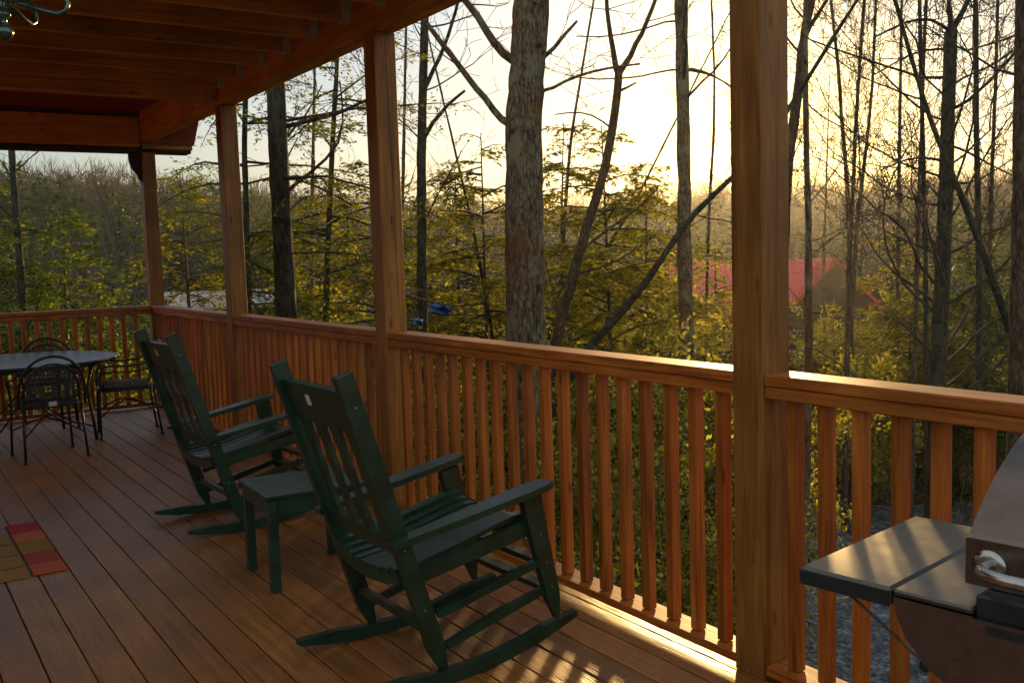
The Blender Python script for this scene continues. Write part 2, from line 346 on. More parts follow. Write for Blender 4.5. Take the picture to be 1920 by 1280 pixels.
def ground_mat():
    m, nt, b, out = new_mat('leaf_litter_ground')
    n = nd(nt, 'ShaderNodeTexNoise'); n.inputs['Scale'].default_value = 9.0; n.inputs['Detail'].default_value = 10; n.inputs['Roughness'].default_value = 0.75; nt.links.new(coords(nt, (1, 1, 1), False), n.inputs['Vector'])
    r = ramp_node(nt, n.outputs['Fac'], [(0.3, (0.022, 0.018, 0.008)), (0.5, (0.07, 0.05, 0.02)), (0.62, (0.13, 0.09, 0.035)), (0.75, (0.17, 0.13, 0.06))])
    nt.links.new(r.outputs['Color'], b.inputs['Base Color']); b.inputs['Roughness'].default_value = 0.95; b.inputs['Specular IOR Level'].default_value = 0.1
    bp = nd(nt, 'ShaderNodeBump'); bp.inputs['Strength'].default_value = 1.0; bp.inputs['Distance'].default_value = 0.08; nt.links.new(n.outputs['Fac'], bp.inputs['Height']); nt.links.new(bp.outputs[0], b.inputs['Normal'])
    return m
M['ground'] = ground_mat()
tag(link('ground', np_mesh('ground', gv, q, M['ground'], True)), 'leaf covered forest ground falling away below the deck', None, None, 'structure')
# gravel drive
def gravel_mat():
    m, nt, b, out = new_mat('blue_grey_gravel')
    v = nd(nt, 'ShaderNodeTexVoronoi'); v.inputs['Scale'].default_value = 14.0; nt.links.new(coords(nt, (1, 1, 1), False), v.inputs['Vector'])
    n = nd(nt, 'ShaderNodeTexNoise'); n.inputs['Scale'].default_value = 3.0; n.inputs['Detail'].default_value = 8; nt.links.new(coords(nt, (1, 1, 1), False), n.inputs['Vector'])
    r = ramp_node(nt, v.outputs['Color'], [(0.1, (0.05, 0.062, 0.072)), (0.5, (0.12, 0.145, 0.165)), (0.9, (0.25, 0.285, 0.31))])
    r2 = ramp_node(nt, n.outputs['Fac'], [(0.35, (0.5, 0.5, 0.5)), (0.7, (1.15, 1.15, 1.15))])
    mm = nd(nt, 'ShaderNodeMix', data_type='RGBA', blend_type='MULTIPLY'); mm.inputs[0].default_value = 1.0; nt.links.new(r.outputs['Color'], mm.inputs[6]); nt.links.new(r2.outputs['Color'], mm.inputs[7]); nt.links.new(mm.outputs[2], b.inputs['Base Color'])
    b.inputs['Roughness'].default_value = 0.9
    bp = nd(nt, 'ShaderNodeBump'); bp.inputs['Strength'].default_value = 1.0; bp.inputs['Distance'].default_value = 0.05; nt.links.new(v.outputs['Distance'], bp.inputs['Height']); nt.links.new(bp.outputs[0], b.inputs['Normal'])
    return m
M['gravel'] = gravel_mat()
left = [on(px, py, 2, GZ + 0.05) for px, py in ((1100, 1480), (1215, 1290), (1262, 1150), (1300, 1060), (1400, 985), (1500, 950))]
right = [on(px, py, 2, GZ + 0.05) for px, py in ((2450, 1480), (2400, 1290), (2350, 1150), (2300, 1060), (2250, 985), (2200, 930))]
mb = MB()
NC = 14
for i, (a, b) in enumerate(zip(left, right)):
    for j in range(NC + 1):
        p = a + (b - a) * j / NC
        e = 0.06 * math.sin(i * 2.3 + j) if 0 < j < NC else rnd.uniform(-.2, .2)
        mb.v.append((p[0] + (e if j in (0, NC) else 0), p[1] + e * .5, GZ + 0.05 + 0.03 * math.sin(j * 1.7 + i)))
for i in range(len(left) - 1):
    for j in range(NC):
        k = i * (NC + 1) + j; mb.f.append((k, k + 1, k + NC + 2, k + NC + 1))
tag(mb.build('driveway', M['gravel']), 'blue grey gravel drive below the deck railing', None, None, 'structure')

# ------------------------------------------------------------------ deck
S, H, B, YC = 2.871, 1.094, 2.83, 8.46
W = 0.14
XH = -4.1                                             # house wall
YR = 1.6; Y0 = -3.3                                             # roof and wall cut short to let light in; near end of the deck
deck = MB()
for y in np.arange(Y0 + 0.1, YC + 0.2, 0.45): deck.box(XH, W - 0.03, y, y + 0.045, -0.27, -0.034)
deck.box(W - 0.025, W + 0.02, Y0, YC + W + 0.02, -0.30, -0.034); deck.box(XH, W - 0.03, YC + W - 0.02, YC + W + 0.02, -0.30, -0.034)
dk = deck.build('deck_floor', M['dark_wood'])
tag(dk, 'brown plank deck floor with dark gaps between the boards', None, None, 'structure')
PITCH_B = 0.1475
ends = []
xb = W - 0.004
bm_ = MB().box(-PITCH_B / 2 + 0.003, PITCH_B / 2 - 0.003, Y0, YC + W, -0.03, 0.0, 0.003).mesh('deck_board', M['deck'])
i = 0
while True:
    xc = W - PITCH_B / 2 + 0.004 - i * PITCH_B
    if xc < XH + 0.05: break
    link('deck_board', bm_, dk, (xc, 0, 0)); i += 1
tag(MB().box(XH, W, Y0, YC + W, -0.036, -0.0335).build('gap_shade_sheet', M['gap_shade']), 'added dark sheet under the deck boards standing for shade in the gaps', None, None, 'structure').parent = dk  # added sheet, its dark colour paints the shade in the board gaps
for px, py in ((-0.1, -3.0), (-0.1, 0.1), (-0.1, 2.95), (-0.1, 5.8), (-0.1, 8.4)):
    MB().box(px - .07, px + .07, py - .07, py + .07, GZ - 0.2, -0.275, 0.004).build('support_post', M['post'], dk)
# house wall behind the camera's left shoulder: round log courses
lw = MB()
for k in range(13):
    z = 0.13 + k * 0.26
    pts = [(XH - 0.13, YR, z), (XH - 0.13, YC + 0.1, z)]
    lw.tube(pts, 0.135, 12)
tag(lw.build('house_wall', M['cedar_y'], None, True), 'log wall of the house along the deck', None, None, 'structure')

# ------------------------------------------------------------------ posts
post_me = MB().box(0, W, 0, W, 0.0, B, 0.004).mesh('porch_post', M['post'])
screw_me = MB().lathe([(0.001, 0), (0.0042, 0.0004), (0.0042, 0.0012), (0.002, 0.002)], sides=8).mesh('screw', M['screw'])
def post(k, y, label):
    o = link('porch_post', post_me, None, (0, y, 0.0)); tag(o, label, 'post', 'posts along the deck railing')
    for yy, zz in ((0.035, 0.03), (0.075, 0.016), (0.118, 0.03)):
        s_ = link('screw', screw_me, o, (-0.0005, yy, zz)); s_.rotation_euler = (0, -math.pi / 2, 0)
    return o
post(0, 0, 'thick square wooden post beside the grill, the nearest one')
post(1, S, 'square wooden post rising behind the nearer rocking chair, with a long drying crack')
post(2, 2 * S, 'square wooden post between the two rear railing bays, behind the farther rocking chair')
p4 = post(3, YC, 'square wooden corner post where the two railings meet')
# drying crack in the second post
MB().sweep([(0.09, S - 0.0006, 1.25), (0.088, S - 0.0006, 1.7), (0.083, S - 0.0006, 2.2), (0.071, S - 0.0006, 2.8)], [0.0015, 0.003, 0.004, 0.0015], 0.0012, (1, 0, 0)).build('drying_crack', M['dark_wood'], [o for o in COL.objects if o.name == 'porch_post.001'][0], False, (0, -S, 0))
# curved bracket on the corner post
br = MB().prism([(-0.118, 2.71), (-0.118, 2.64), (-0.095, 2.555), (-0.045, 2.49), (-0.002, 2.40), (-0.002, 2.71)], 0.045, 0.095, 1)
br.build('bracket', M['dark_wood'], p4)

# ------------------------------------------------------------------ railings
bal_me = MB().box(-0.022, 0.022, -0.022, 0.022, 0.0585, H - 0.082, 0.003).mesh('baluster', M['cedar_z'])
def railing(a, b, offs, label, along='y'):
    """railing bay between posts; a..b along its run (world y, or world x for the end bay)"""
    root = empty('railing', (0, a, 0) if along == 'y' else (a, YC, 0))
    tag(root, label, 'railing', 'wooden railing bays round the deck')
    L = b - a
    def bx(p, q, z0, z1, c=0.004):
        return MB().box(p, q, 0.0015, L - 0.0015, z0, z1, c) if along == 'y' else MB().box(0.0015, L - 0.0015, p, q, z0, z1, c)
    ax = 'cedar_y' if along == 'y' else 'cedar_x'
    bx(0.001, W, H - 0.040, H, 0.005).build('top_cap', M[ax], root)
    bx(0.006, 0.10, H - 0.083, H - 0.0415).build('upper_rail', M[ax], root)
    bx(0.003, 0.125, 0.022, 0.0575).build('lower_rail', M[ax], root)
    for t in offs:
        p = (0.062, t - a, 0) if along == 'y' else (t - a, 0.062, 0)
        o = link('baluster', bal_me, root, p); o.rotation_euler = (0, 0, rnd.uniform(-0.03, 0.03)); o.location.x += rnd.uniform(-.002, .002); o.location.y += rnd.uniform(-.004, .004)
    for t in (0.06, L - 0.06):
        if along == 'y':
            s_ = link('screw', screw_me, root, (0.0055, t, H - 0.06)); s_.rotation_euler = (0, -math.pi / 2, 0)
    return root
bay = [0.245 + 0.14 * j for j in range(19)]
railing(-S + W - 0.1, 0, [-0.085 - 0.1345 * j for j in range(20)], 'sunlit railing bay behind the grill')
railing(W, S, bay, 'railing bay beside the nearer rocking chair, with wide gaps between balusters')
railing(S + W, 2 * S, [S + t for t in bay], 'railing bay beyond the second post, alongside the farther rocking chair')
railing(2 * S + W, YC, [2 * S + t for t in bay if t + 2 * S < YC - 0.02], 'short looking railing bay next to the corner post')
railing(XH + 0.05, 0, [-0.165 - 0.119 * j for j in range(32)], 'railing across the far end of the deck behind the dining table', 'x')

# ------------------------------------------------------------------ porch roof over the deck
roof = empty('porch_roof', (0, 0, B)); tag(roof, 'open joisted wooden ceiling over the deck with beam and hangers', 'roof')
def rb(name, mat, *bx, c=0.004): return MB().box(bx[0], bx[1], bx[2], bx[3], bx[4] - B, bx[5] - B, c).build(name, M[mat], roof)
ZJ0, ZJ1 = 2.945, 3.19
rb('main_beam', 'joist_y', 0.0, 0.068, YR, YC - 0.005, B + 0.002, ZJ1 + 0.02)
rb('main_beam', 'joist_y', 0.0705, W, YR, YC - 0.005, B + 0.002, ZJ1 + 0.02)
jm = MB().box(XH, -0.003, -0.021, 0.021, ZJ0 - B, ZJ1 - B, 0.003).mesh('joist', M['joist_x'])
hg = MB()
for sx in (-1, 1):
    hg.box(-0.050, -0.0015, sx * 0.0235 - 0.001, sx * 0.0235 + 0.001, ZJ0 - B - 0.004, ZJ0 - B + 0.14)
    hg.prism([(sx * 0.0245, ZJ0 - B - 0.004), (sx * 0.062, ZJ0 - B + 0.03), (sx * 0.05, ZJ0 - B + 0.06), (sx * 0.062, ZJ0 - B + 0.09), (sx * 0.05, ZJ0 - B + 0.15), (sx * 0.0245, ZJ0 - B + 0.15)], -0.003, -0.001, 0)
hg.box(-0.05, -0.0015, -0.0245, 0.0245, ZJ0 - B - 0.006, ZJ0 - B - 0.002)
hm = hg.mesh('joist_hanger', M['steel_hanger'])
y = 5.64
while y > YR:
    j = link('joist', jm, roof, (0, y, 0)); link('joist_hanger', hm, j); y -= 0.4855
rb('cross_beam', 'joist_x', XH, -0.004, 5.80, 5.86, 2.86, ZJ1); rb('cross_beam', 'joist_x', XH, -0.004, 5.862, 5.92, 2.86, ZJ1)
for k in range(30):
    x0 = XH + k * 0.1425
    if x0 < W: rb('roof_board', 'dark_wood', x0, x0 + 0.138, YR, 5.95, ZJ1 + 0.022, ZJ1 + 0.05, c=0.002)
# farther, lower roof over the dining end: red boarded soffit, end beam with a trimmed tail
far = empty('gable_roof', (0, 7.2, 3.1)); tag(far, 'lower roof with red boarded soffit over the dining end of the deck', 'roof')
def fb(name, mat, x0, x1, y0, y1, z0, z1, c=0.004): return MB().box(x0, x1, y0 - 7.2, y1 - 7.2, z0 - 3.1, z1 - 3.1, c).build(name, M[mat], far)
yy = 5.93
while yy < 9.0:
    fb('soffit_board', 'red_board', XH, 0.68, yy, yy + 0.135, 3.13, 3.15, 0.003); yy += 0.138
eb = MB().prism([(XH, 2.76), (0.52, 2.76), (0.60, 2.83), (0.66, 3.07), (0.66, 3.12), (XH, 3.12)], YC + 0.145 - 7.2, YC + 0.20 - 7.2, 1)
for i_ in range(len(eb.v)): eb.v[i_] = (eb.v[i_][0], eb.v[i_][1], eb.v[i_][2] - 3.1)
eb.build('rake_board', M['red_board'], far)
fb('end_beam', 'joist_x', XH, -0.006, YC + 0.01, YC + 0.07, 2.77, 3.08)
fb('end_beam', 'joist_x', XH, -0.006, YC + 0.072, YC + 0.135, 2.77, 3.08)
fb('trim_strip', 'dark_wood', XH, 0.52, YC + 0.0, YC + 0.21, 2.715, 2.757)
fb('ledger', 'joist_x', 0.145, 0.56, YC + 0.08, YC + 0.143, 2.76, 2.80)
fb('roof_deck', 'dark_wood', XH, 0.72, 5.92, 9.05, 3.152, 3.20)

# ------------------------------------------------------------------ rocking chairs
def rocking_chair(name, label):
    root = empty(name); tag(root, label, 'rocking chair', 'dark green rocking chairs facing the railing')
    g = M['green']; HW = 0.2775
    ax = Vector((-0.345, 0, 1.11)).normalized()
    def bp(t, y=0.0, n=0.0):                               # point on the back plane, t metres up from the foot, n forward of it
        nrm = Vector((ax.z, 0, -ax.x)); return Vector((0, y, 0.045)) + ax * t + nrm * n
    LB = Vector((-0.345, 0, 1.11)).length
    for s in (-1, 1):
        m = MB().sweep([bp(0.0, s * HW, 0.004), bp(0.09, s * HW, 0), bp(0.12, s * HW), bp(LB - 0.004, s * HW), bp(LB, s * HW)], [0.022, 0.034, 0.036, 0.036, 0.030], [0.022, 0.060, 0.064, 0.064, 0.056], (0, 1, 0))
        o = m.build('back_post', g, root)
        for tz in (LB - 0.12, 0.50, 0.26):
            sc_ = link('screw', screw_me, o, tuple(bp(tz, s * (HW + 0.0182)))); sc_.rotation_euler = (s * -math.pi / 2, 0, 0)
        # arm
        pts = [(-0.205, s * 0.300, 0.552), (-0.05, s * 0.306, 0.578), (0.15, s * 0.312, 0.612), (0.34, s * 0.316, 0.645), (0.435, s * 0.316, 0.661), (0.465, s * 0.316, 0.666)]
        MB().sweep(pts, [0.055, 0.070, 0.088, 0.100, 0.096, 0.066], [0.024] * 6, (0, 1, 0)).build('arm', g, root)
        # front leg
        m = MB().sweep([(0.508, s * 0.290, 0.123), (0.489, s * 0.290, 0.205), (0.484, s * 0.290, 0.23), (0.43, s * 0.290, 0.46), (0.394, s * 0.290, 0.63)], [0.020, 0.034, 0.036, 0.036, 0.036], [0.02, 0.056, 0.06, 0.074, 0.088], (0, 1, 0))
        o = m.build('front_leg', g, root)
        for ss, zz in ((0.43, 0.47), (0.455, 0.355), (0.478, 0.255)):
            sc_ = link('screw', screw_me, o, (ss, s * 0.3082, zz)); sc_.rotation_euler = (s * -math.pi / 2, 0, 0)
        # rocker
        pr = []; ws = []; hs = []
        for k in range(19):
            x = -0.32 + 0.925 * k / 18; zb = (x - 0.0435) ** 2 / 3.0
            h = 0.050 * min(1, 0.42 + 2.6 * min(k, 18 - k) / 18 * 1.4); pr.append((x, s * 0.2835, zb + h / 2 + 0.0015)); hs.append(h); ws.append(0.036)
        MB().sweep(pr, ws, hs, (0, 1, 0)).build('rocker', g, root)
        MB().sweep([(-0.020, s * 0.284, 0.262), (0.20, s * 0.286, 0.310), (0.440, s * 0.288, 0.360)], 0.024, [0.028, 0.036, 0.028], (0, 1, 0)).build('side_stretcher', g, root)
        MB().sweep([(0.008, s * 0.284, 0.138), (0.22, s * 0.286, 0.194), (0.468, s * 0.288, 0.248)], 0.024, [0.026, 0.036, 0.028], (0, 1, 0)).build('side_stretcher', g, root)
        MB().sweep([(-0.125, s * 0.262, 0.405), (0.15, s * 0.265, 0.452), (0.415, s * 0.270, 0.498)], 0.022, 0.058, (0, 1, 0)).build('seat_rail', g, root)
    # cross stretchers
    for (x, z, w_) in ((0.440, 0.360, 0.285), (0.470, 0.248, 0.285)):
        MB().sweep([(x, -w_ + 0.01, z), (x, 0, z), (x, w_ - 0.01, z)], [0.05, 0.05, 0.05], [0.02, 0.022, 0.02], (1, 0, 0)).build('front_stretcher', g, root)
    MB().sweep([(-0.055, -0.262, 0.215), (-0.055, 0, 0.215), (-0.055, 0.262, 0.215)], 0.022, 0.03, (1, 0, 0)).build('rear_stretcher', g, root)
    # top rail, lower back rail
    def back_board(name, t0, t1, th):
        c0 = bp((t0 + t1) / 2)
        a = Vector((0, -HW + 0.019, 0)); b = Vector((0, HW - 0.019, 0)); m = MB()
        nrm = Vector((ax.z, 0, -ax.x)); h = (t1 - t0) / 2
        vs = []
        for yy in (-HW + 0.019, -0.09, 0.09, HW - 0.019):
            bow = 0.0
            for (tt, nn) in ((-h, -th / 2), (h, -th / 2), (h, th / 2), (-h, th / 2)): vs.append(c0 + Vector((0, yy, 0)) + ax * tt + nrm * (nn + bow))
        fs = [(0, 1, 2, 3), (15, 14, 13, 12)]
        for i in range(3):
            for j in range(4): fs.append((4 * i + j, 4 * i + (j + 1) % 4, 4 * i + 4 + (j + 1) % 4, 4 * i + 4 + j))
        return m.add(vs, fs).build(name, g, root)
    tr = back_board('top_rail', LB - 0.215, LB - 0.065, 0.026); back_board('lower_back_rail', 0.475, 0.545, 0.028)
    nrm = Vector((ax.z, 0, -ax.x))
    tg = MB(); c0 = bp(LB - 0.125, 0.06, -0.0142)
    tg.add([c0 + Vector((0, a * 0.019, 0)) + ax * (b * 0.021) for a, b in ((-1, -1), (1, -1), (1, 1), (-1, 1))], [(0, 1, 2, 3)])
    tg.add([c0 - nrm * 0.0008 + Vector((0, a * 0.019, 0)) + ax * (b * 0.021) for a, b in ((-1, -1), (1, -1), (1, 1), (-1, 1))], [(3, 2, 1, 0), (0, 1, 5, 4)][:1])
    tag(tg.build('tag', M['tag'], root), 'small pale square tag on the back of the top rail')
    # vase shaped back slats
    for k in range(4):
        yc = -0.192 + 0.128 * k; vs = []; n = 13
        for i in range(n):
            f = i / (n - 1); t = 0.54 + (LB - 0.21 - 0.54) * f
            w = 0.047 + 0.040 * max(0, (f - 0.72) / 0.28) ** 1.5 + 0.014 * math.cos(f * 9.0) * (1 - f) + 0.012 * math.exp(-((f - 0.55) / 0.09) ** 2)
            for (a, b) in ((-1, -1), (1, -1), (1, 1), (-1, 1)): vs.append(bp(t, yc + a * w / 2, b * 0.008))
        fs = [(3, 2, 1, 0), (4 * n - 4, 4 * n - 3, 4 * n - 2, 4 * n - 1)]
        for i in range(n - 1):
            for j in range(4): fs.append((4 * i + j, 4 * i + (j + 1) % 4, 4 * i + 4 + (j + 1) % 4, 4 * i + 4 + j))
        MB().add(vs, fs).build('back_slat', g, root)
    # dished seat: slats run front to back and roll over the front edge
    for k in range(9):
        yc = -0.228 + 0.057 * k; dz = 0.030 * (yc / 0.228) ** 2 - 0.012
        pts = [(-0.165, yc, 0.424 + dz), (-0.06, yc, 0.434 + dz), (0.10, yc, 0.464 + dz), (0.25, yc, 0.500 + dz), (0.345, yc, 0.520 + dz), (0.395, yc, 0.521 + dz), (0.428, yc, 0.503 + dz), (0.440, yc, 0.478 + dz)]
        MB().sweep(pts, 0.050, 0.016, (0, 1, 0)).build('seat_slat', g, root)
    for (x, z) in ((-0.145, 0.395), (0.385, 0.478)):
        pts = [(x, -0.25 + 0.05 * k, z + 0.030 * ((-0.25 + 0.05 * k) / 0.228) ** 2 - 0.012) for k in range(11)]
        MB().sweep(pts, 0.024, 0.050, (1, 0, 0)).build('seat_bearer', g, root)
    return root
rc = rocking_chair('rocking_chair', 'nearer dark green slatted rocking chair beside the railing')
rc2 = copy_tree(rc); rc2['label'] = 'farther dark green slatted rocking chair, beyond the side table'
rc.location = (-0.913, 0.972, 0.0); rc.rotation_euler = (0, 0, R(1.5))
rc2.location = (-0.852, 3.395, 0.0); rc2.rotation_euler = (0, 0, R(4.0))

# ------------------------------------------------------------------ side table
st = empty('side_table', (-0.828, 2.195, 0), R(-3.0)); tag(st, 'small dark green slatted side table between the rocking chairs', 'table')
for k in range(7): MB().box(-0.245, 0.245, -0.226 + 0.0655 * k, -0.226 + 0.0655 * k + 0.0615, 0.440, 0.458, 0.002).build('top_slat', M['green'], st)
for sx in (-1, 1):
    for sy in (-1, 1): MB().box(sx * 0.212 - 0.022, sx * 0.212 + 0.022, sy * 0.198 - 0.022, sy * 0.198 + 0.022, 0.0, 0.4385, 0.003).build('leg', M['green'], st)
for s in (-1, 1):
    MB().box(-0.188, 0.188, s * 0.208 - 0.010, s * 0.208 + 0.010, 0.365, 0.4385).build('apron', M['green'], st)
    MB().box(s * 0.222 - 0.010, s * 0.222 + 0.010, -0.174, 0.174, 0.365, 0.4385).build('apron', M['green'], st)

# ------------------------------------------------------------------ door mat with coloured stripes
mt = empty('door_mat', (-2.1, 3.55, 0)); tag(mt, 'flat door mat with red, orange and olive striped border', 'mat')
M['mat_tan'] = plain('mat_tan', (0.26, 0.14, 0.03), 0.85, 0, 0.25, 60, 0.3)
MB().box(-0.62, 0.148, -0.545, 0.385, 0.0015, 0.007).build('mat_field', M['mat_tan'], mt)
cols = {'mat_brick': (0.42, 0.085, 0.025), 'mat_maroon': (0.30, 0.035, 0.02), 'mat_olive': (0.26, 0.13, 0.015), 'mat_orange': (0.42, 0.11, 0.025), 'mat_red': (0.38, 0.010, 0.010)}
for k, v in cols.items(): M[k] = plain(k, v, 0.85, 0, 0.2, 70, 0.3)
ys = [-0.545, -0.355, -0.12, 0.13, 0.35, 0.585]
for k, nm in enumerate(('mat_brick', 'mat_maroon', 'mat_olive', 'mat_orange', 'mat_red')):
    MB().box(0.160, 0.318, ys[k] + 0.006, ys[k + 1] - 0.006, 0.0015, 0.010, 0.002).build('stripe', M[nm], mt)
MB().box(0.150, 0.158, -0.545, 0.585, 0.0015, 0.006).build('binding', M['dark_wood'], mt)
for k in range(3): MB().box(-0.60, 0.14, -0.36 + 0.245 * k, -0.352 + 0.245 * k, 0.0072, 0.0085).build('seam', M['dark_wood'], mt)

# ------------------------------------------------------------------ iron dining set
def arc_pts(fn, n): return [fn(i / (n - 1)) for i in range(n)]
def iron_chair(name, label):
    root = empty(name); tag(root, label, 'chair', 'wrought iron chairs round the dining table'); ir = M['iron']
    # local frame: faces +x, seat centre at the origin
    for s in (-1, 1):
        MB().tube([(0.235, s * 0.235, 0.0), (0.232, s * 0.228, 0.22), (0.225, s * 0.215, 0.43), (0.21, s * 0.235, 0.60), (0.18, s * 0.245, 0.645)], 0.0105, 7).build('leg', ir, root, True)
        MB().tube([(-0.275, s * 0.232, 0.0), (-0.245, s * 0.222, 0.25), (-0.225, s * 0.215, 0.43)], 0.0105, 7).build('leg', ir, root, True)
        for x in (0.235, -0.275): MB().lathe([(0.017, 0.001), (0.018, 0.012), (0.011, 0.022)], (x, s * 0.2345, 0), 8).build('foot_cap', ir, root)
        arm = [(0.18, s * 0.245, 0.645), (0.10, s * 0.262, 0.655), (-0.02, s * 0.270, 0.645), (-0.14, s * 0.265, 0.655), (-0.24, s * 0.245, 0.695), (-0.285, s * 0.236, 0.735)]
        MB().tube(arm, 0.0095, 7).build('arm', ir, root, True)
        MB().tube([(0.215, s * 0.233, 0.585), (0.10, s * 0.248, 0.600), (-0.04, s * 0.255, 0.592), (-0.16, s * 0.245, 0.60), (-0.255, s * 0.232, 0.64)], 0.007, 6).build('arm_rod', ir, root, True)
        scroll = [(0.235 - 0.02 + 0.035 * math.cos(a), s * 0.240, 0.60 + 0.035 * math.sin(a)) for a in np.linspace(-1.2, 3.6, 14)]
        MB().tube(scroll, 0.0065, 6).build('scroll', ir, root, True)
    def back(f, w, top, base, lean=0.10):
        a = math.pi * f; yy = -math.cos(a) * w; zz = base + (top - base) * math.sin(a) ** 0.62
        return (-0.225 - lean * (zz - 0.43) / 0.42, yy, zz)
    MB().tube(arc_pts(lambda f: back(f, 0.248, 0.835, 0.43), 30), 0.0115, 8).build('back_hoop', ir, root, True)
    MB().tube(arc_pts(lambda f: back(f, 0.205, 0.775, 0.47), 26), 0.0075, 7).build('inner_hoop', ir, root, True)
    rib = MB()
    rib.tube([(-0.236, -0.20, 0.495), (-0.240, 0, 0.485), (-0.236, 0.20, 0.495)], 0.007, 6)
    rib.build('back_rail', ir, root, True)
    wv = MB()
    for k in range(13):
        y = -0.186 + 0.031 * k; zt = 0.47 + (0.775 - 0.47) * max(0.05, 1 - (y / 0.205) ** 2) ** 0.31
        wv.sweep([(-0.225 - 0.1 * (0.48 - 0.43) / 0.42, y, 0.487), (-0.225 - 0.1 * (zt - 0.43) / 0.42, y, zt)], 0.012, 0.002, (0, 1, 0))
    for k in range(9):
        z = 0.515 + 0.030 * k; hw = 0.205 * max(0.02, 1 - ((z - 0.47) / 0.305) ** 3.2) ** 0.5; x = -0.2275 - 0.1 * (z - 0.43) / 0.42
        wv.sweep([(x, -hw, z), (x, hw, z)], 0.012, 0.002, (-0.23, 0, 0.97))
    wv.build('back_weave', M['weave'], root)
    ring = [(0.235 * math.copysign(abs(math.cos(a)) ** 0.55, math.cos(a)), 0.225 * math.copysign(abs(math.sin(a)) ** 0.55, math.sin(a)), 0.43) for a in np.linspace(0, 2 * math.pi, 33)[:-1]]
    MB().tube(ring, 0.0115, 8, closed=True).build('seat_frame', ir, root, True)
    wv = MB()
    for k in range(13):
        t = -0.192 + 0.032 * k
        wv.sweep([(-0.225, t, 0.431), (0.0, t, 0.424), (0.225, t, 0.431)], 0.013, 0.002, (0, 1, 0)); wv.sweep([(t, -0.215, 0.433), (t, 0, 0.4265), (t, 0.215, 0.433)], 0.013, 0.002, (1, 0, 0))
    wv.build('seat_weave', M['weave'], root)
    MB().tube([(0.228, -0.225, 0.20), (0.10, -0.08, 0.30), (0.0, 0, 0.33), (-0.11, 0.08, 0.30), (-0.25, 0.223, 0.20)], 0.007, 6).build('brace', ir, root, True)
    MB().tube([(0.228, 0.225, 0.20), (0.10, 0.08, 0.287), (0.0, 0, 0.315), (-0.11, -0.08, 0.287), (-0.25, -0.223, 0.20)], 0.007, 6).build('brace', ir, root, True)
    return root
ca = iron_chair('dining_chair', 'wrought iron dining chair with its woven hooped back to the camera')
cb = copy_tree(ca); cb['label'] = 'wrought iron dining chair with a patterned cushion next to the corner post'
cc = copy_tree(ca); cc['label'] = 'wrought iron dining chair on the far side of the table, against the end railing'
ce = copy_tree(ca); ce['label'] = 'wrought iron dining chair cut off by the left edge of the photo'
for o, x, y, a in ((ca, -1.375, 6.37, 94), (cb, -0.63, 6.97, 172), (cc, -1.13, 7.93, -98), (ce, -1.96, 6.98, 4)):
    o.location = (x, y, 0); o.rotation_euler = (0, 0, R(a))
tgm = MB().box(-0.002, 0.0, -0.03, 0.03, 0.44, 0.475).build('tag', M['tag'], ca, False, (-0.245, 0.0, -0.005)); tag(tgm, 'small pale tag hanging below the chair back')
def cushion_mat(name, a, b):
    m, nt, bs, out = new_mat(name)
    w = nd(nt, 'ShaderNodeTexWave', wave_type='BANDS', bands_direction='DIAGONAL'); w.inputs['Scale'].default_value = 22; w.inputs['Distortion'].default_value = 6; w.inputs['Detail'].default_value = 1; w.inputs['Detail Scale'].default_value = 1.4
    nt.links.new(coords(nt, (1, 1, 1), False), w.inputs['Vector']); r = ramp_node(nt, w.outputs['Fac'], [(0.35, a), (0.6, b)]); nt.links.new(r.outputs['Color'], bs.inputs['Base Color']); bs.inputs['Roughness'].default_value = 0.95
    return m
def cushion(label, mat, x, y, a):
    m = MB(); k = 24; prof = [(0.0, 0.436), (0.85, 0.437), (0.985, 0.448), (1.0, 0.462), (0.97, 0.476), (0.8, 0.488), (0.4, 0.492), (0.0, 0.488)]
    for f, z in prof:
        for j in range(k):
            an = 2 * math.pi * j / k
            m.v.append((0.205 * max(f, .01) * math.copysign(abs(math.cos(an)) ** 0.6, math.cos(an)), 0.198 * max(f, .01) * math.copysign(abs(math.sin(an)) ** 0.6, math.sin(an)), z))
    for i in range(len(prof) - 1):
        for j in range(k): m.f.append((i * k + j, i * k + (j + 1) % k, (i + 1) * k + (j + 1) % k, (i + 1) * k + j))
    o = m.build('seat_cushion', mat, None, True, (x, y, 0)); o.rotation_euler = (0, 0, R(a)); return tag(o, label, 'cushion', 'cushions on the dining chairs')
cushion('taupe patterned seat cushion on the chair by the corner post', cushion_mat('taupe_pattern', (0.05, 0.045, 0.04), (0.17, 0.15, 0.13)), -0.63, 6.97, 172)
cushion('tan seat cushion on the chair behind the dining table', cushion_mat('tan_pattern', (0.16, 0.10, 0.05), (0.30, 0.22, 0.12)), -1.13, 7.93, -98)
tb = empty('dining_table', (-1.42, 7.22, 0)); tag(tb, 'round dark metal dining table at the far end of the deck', 'table')
MB().lathe([(0.76, 0.700), (0.775, 0.703), (0.785, 0.712), (0.785, 0.722), (0.775, 0.728), (0.74, 0.7265), (0.3, 0.726)], sides=64).build('table_top', M['tabletop'], tb, True)
MB().lathe([(0.70, 0.672), (0.71, 0.672), (0.71, 0.6995), (0.70, 0.6995)], sides=48).build('rim_ring', M['iron'], tb)
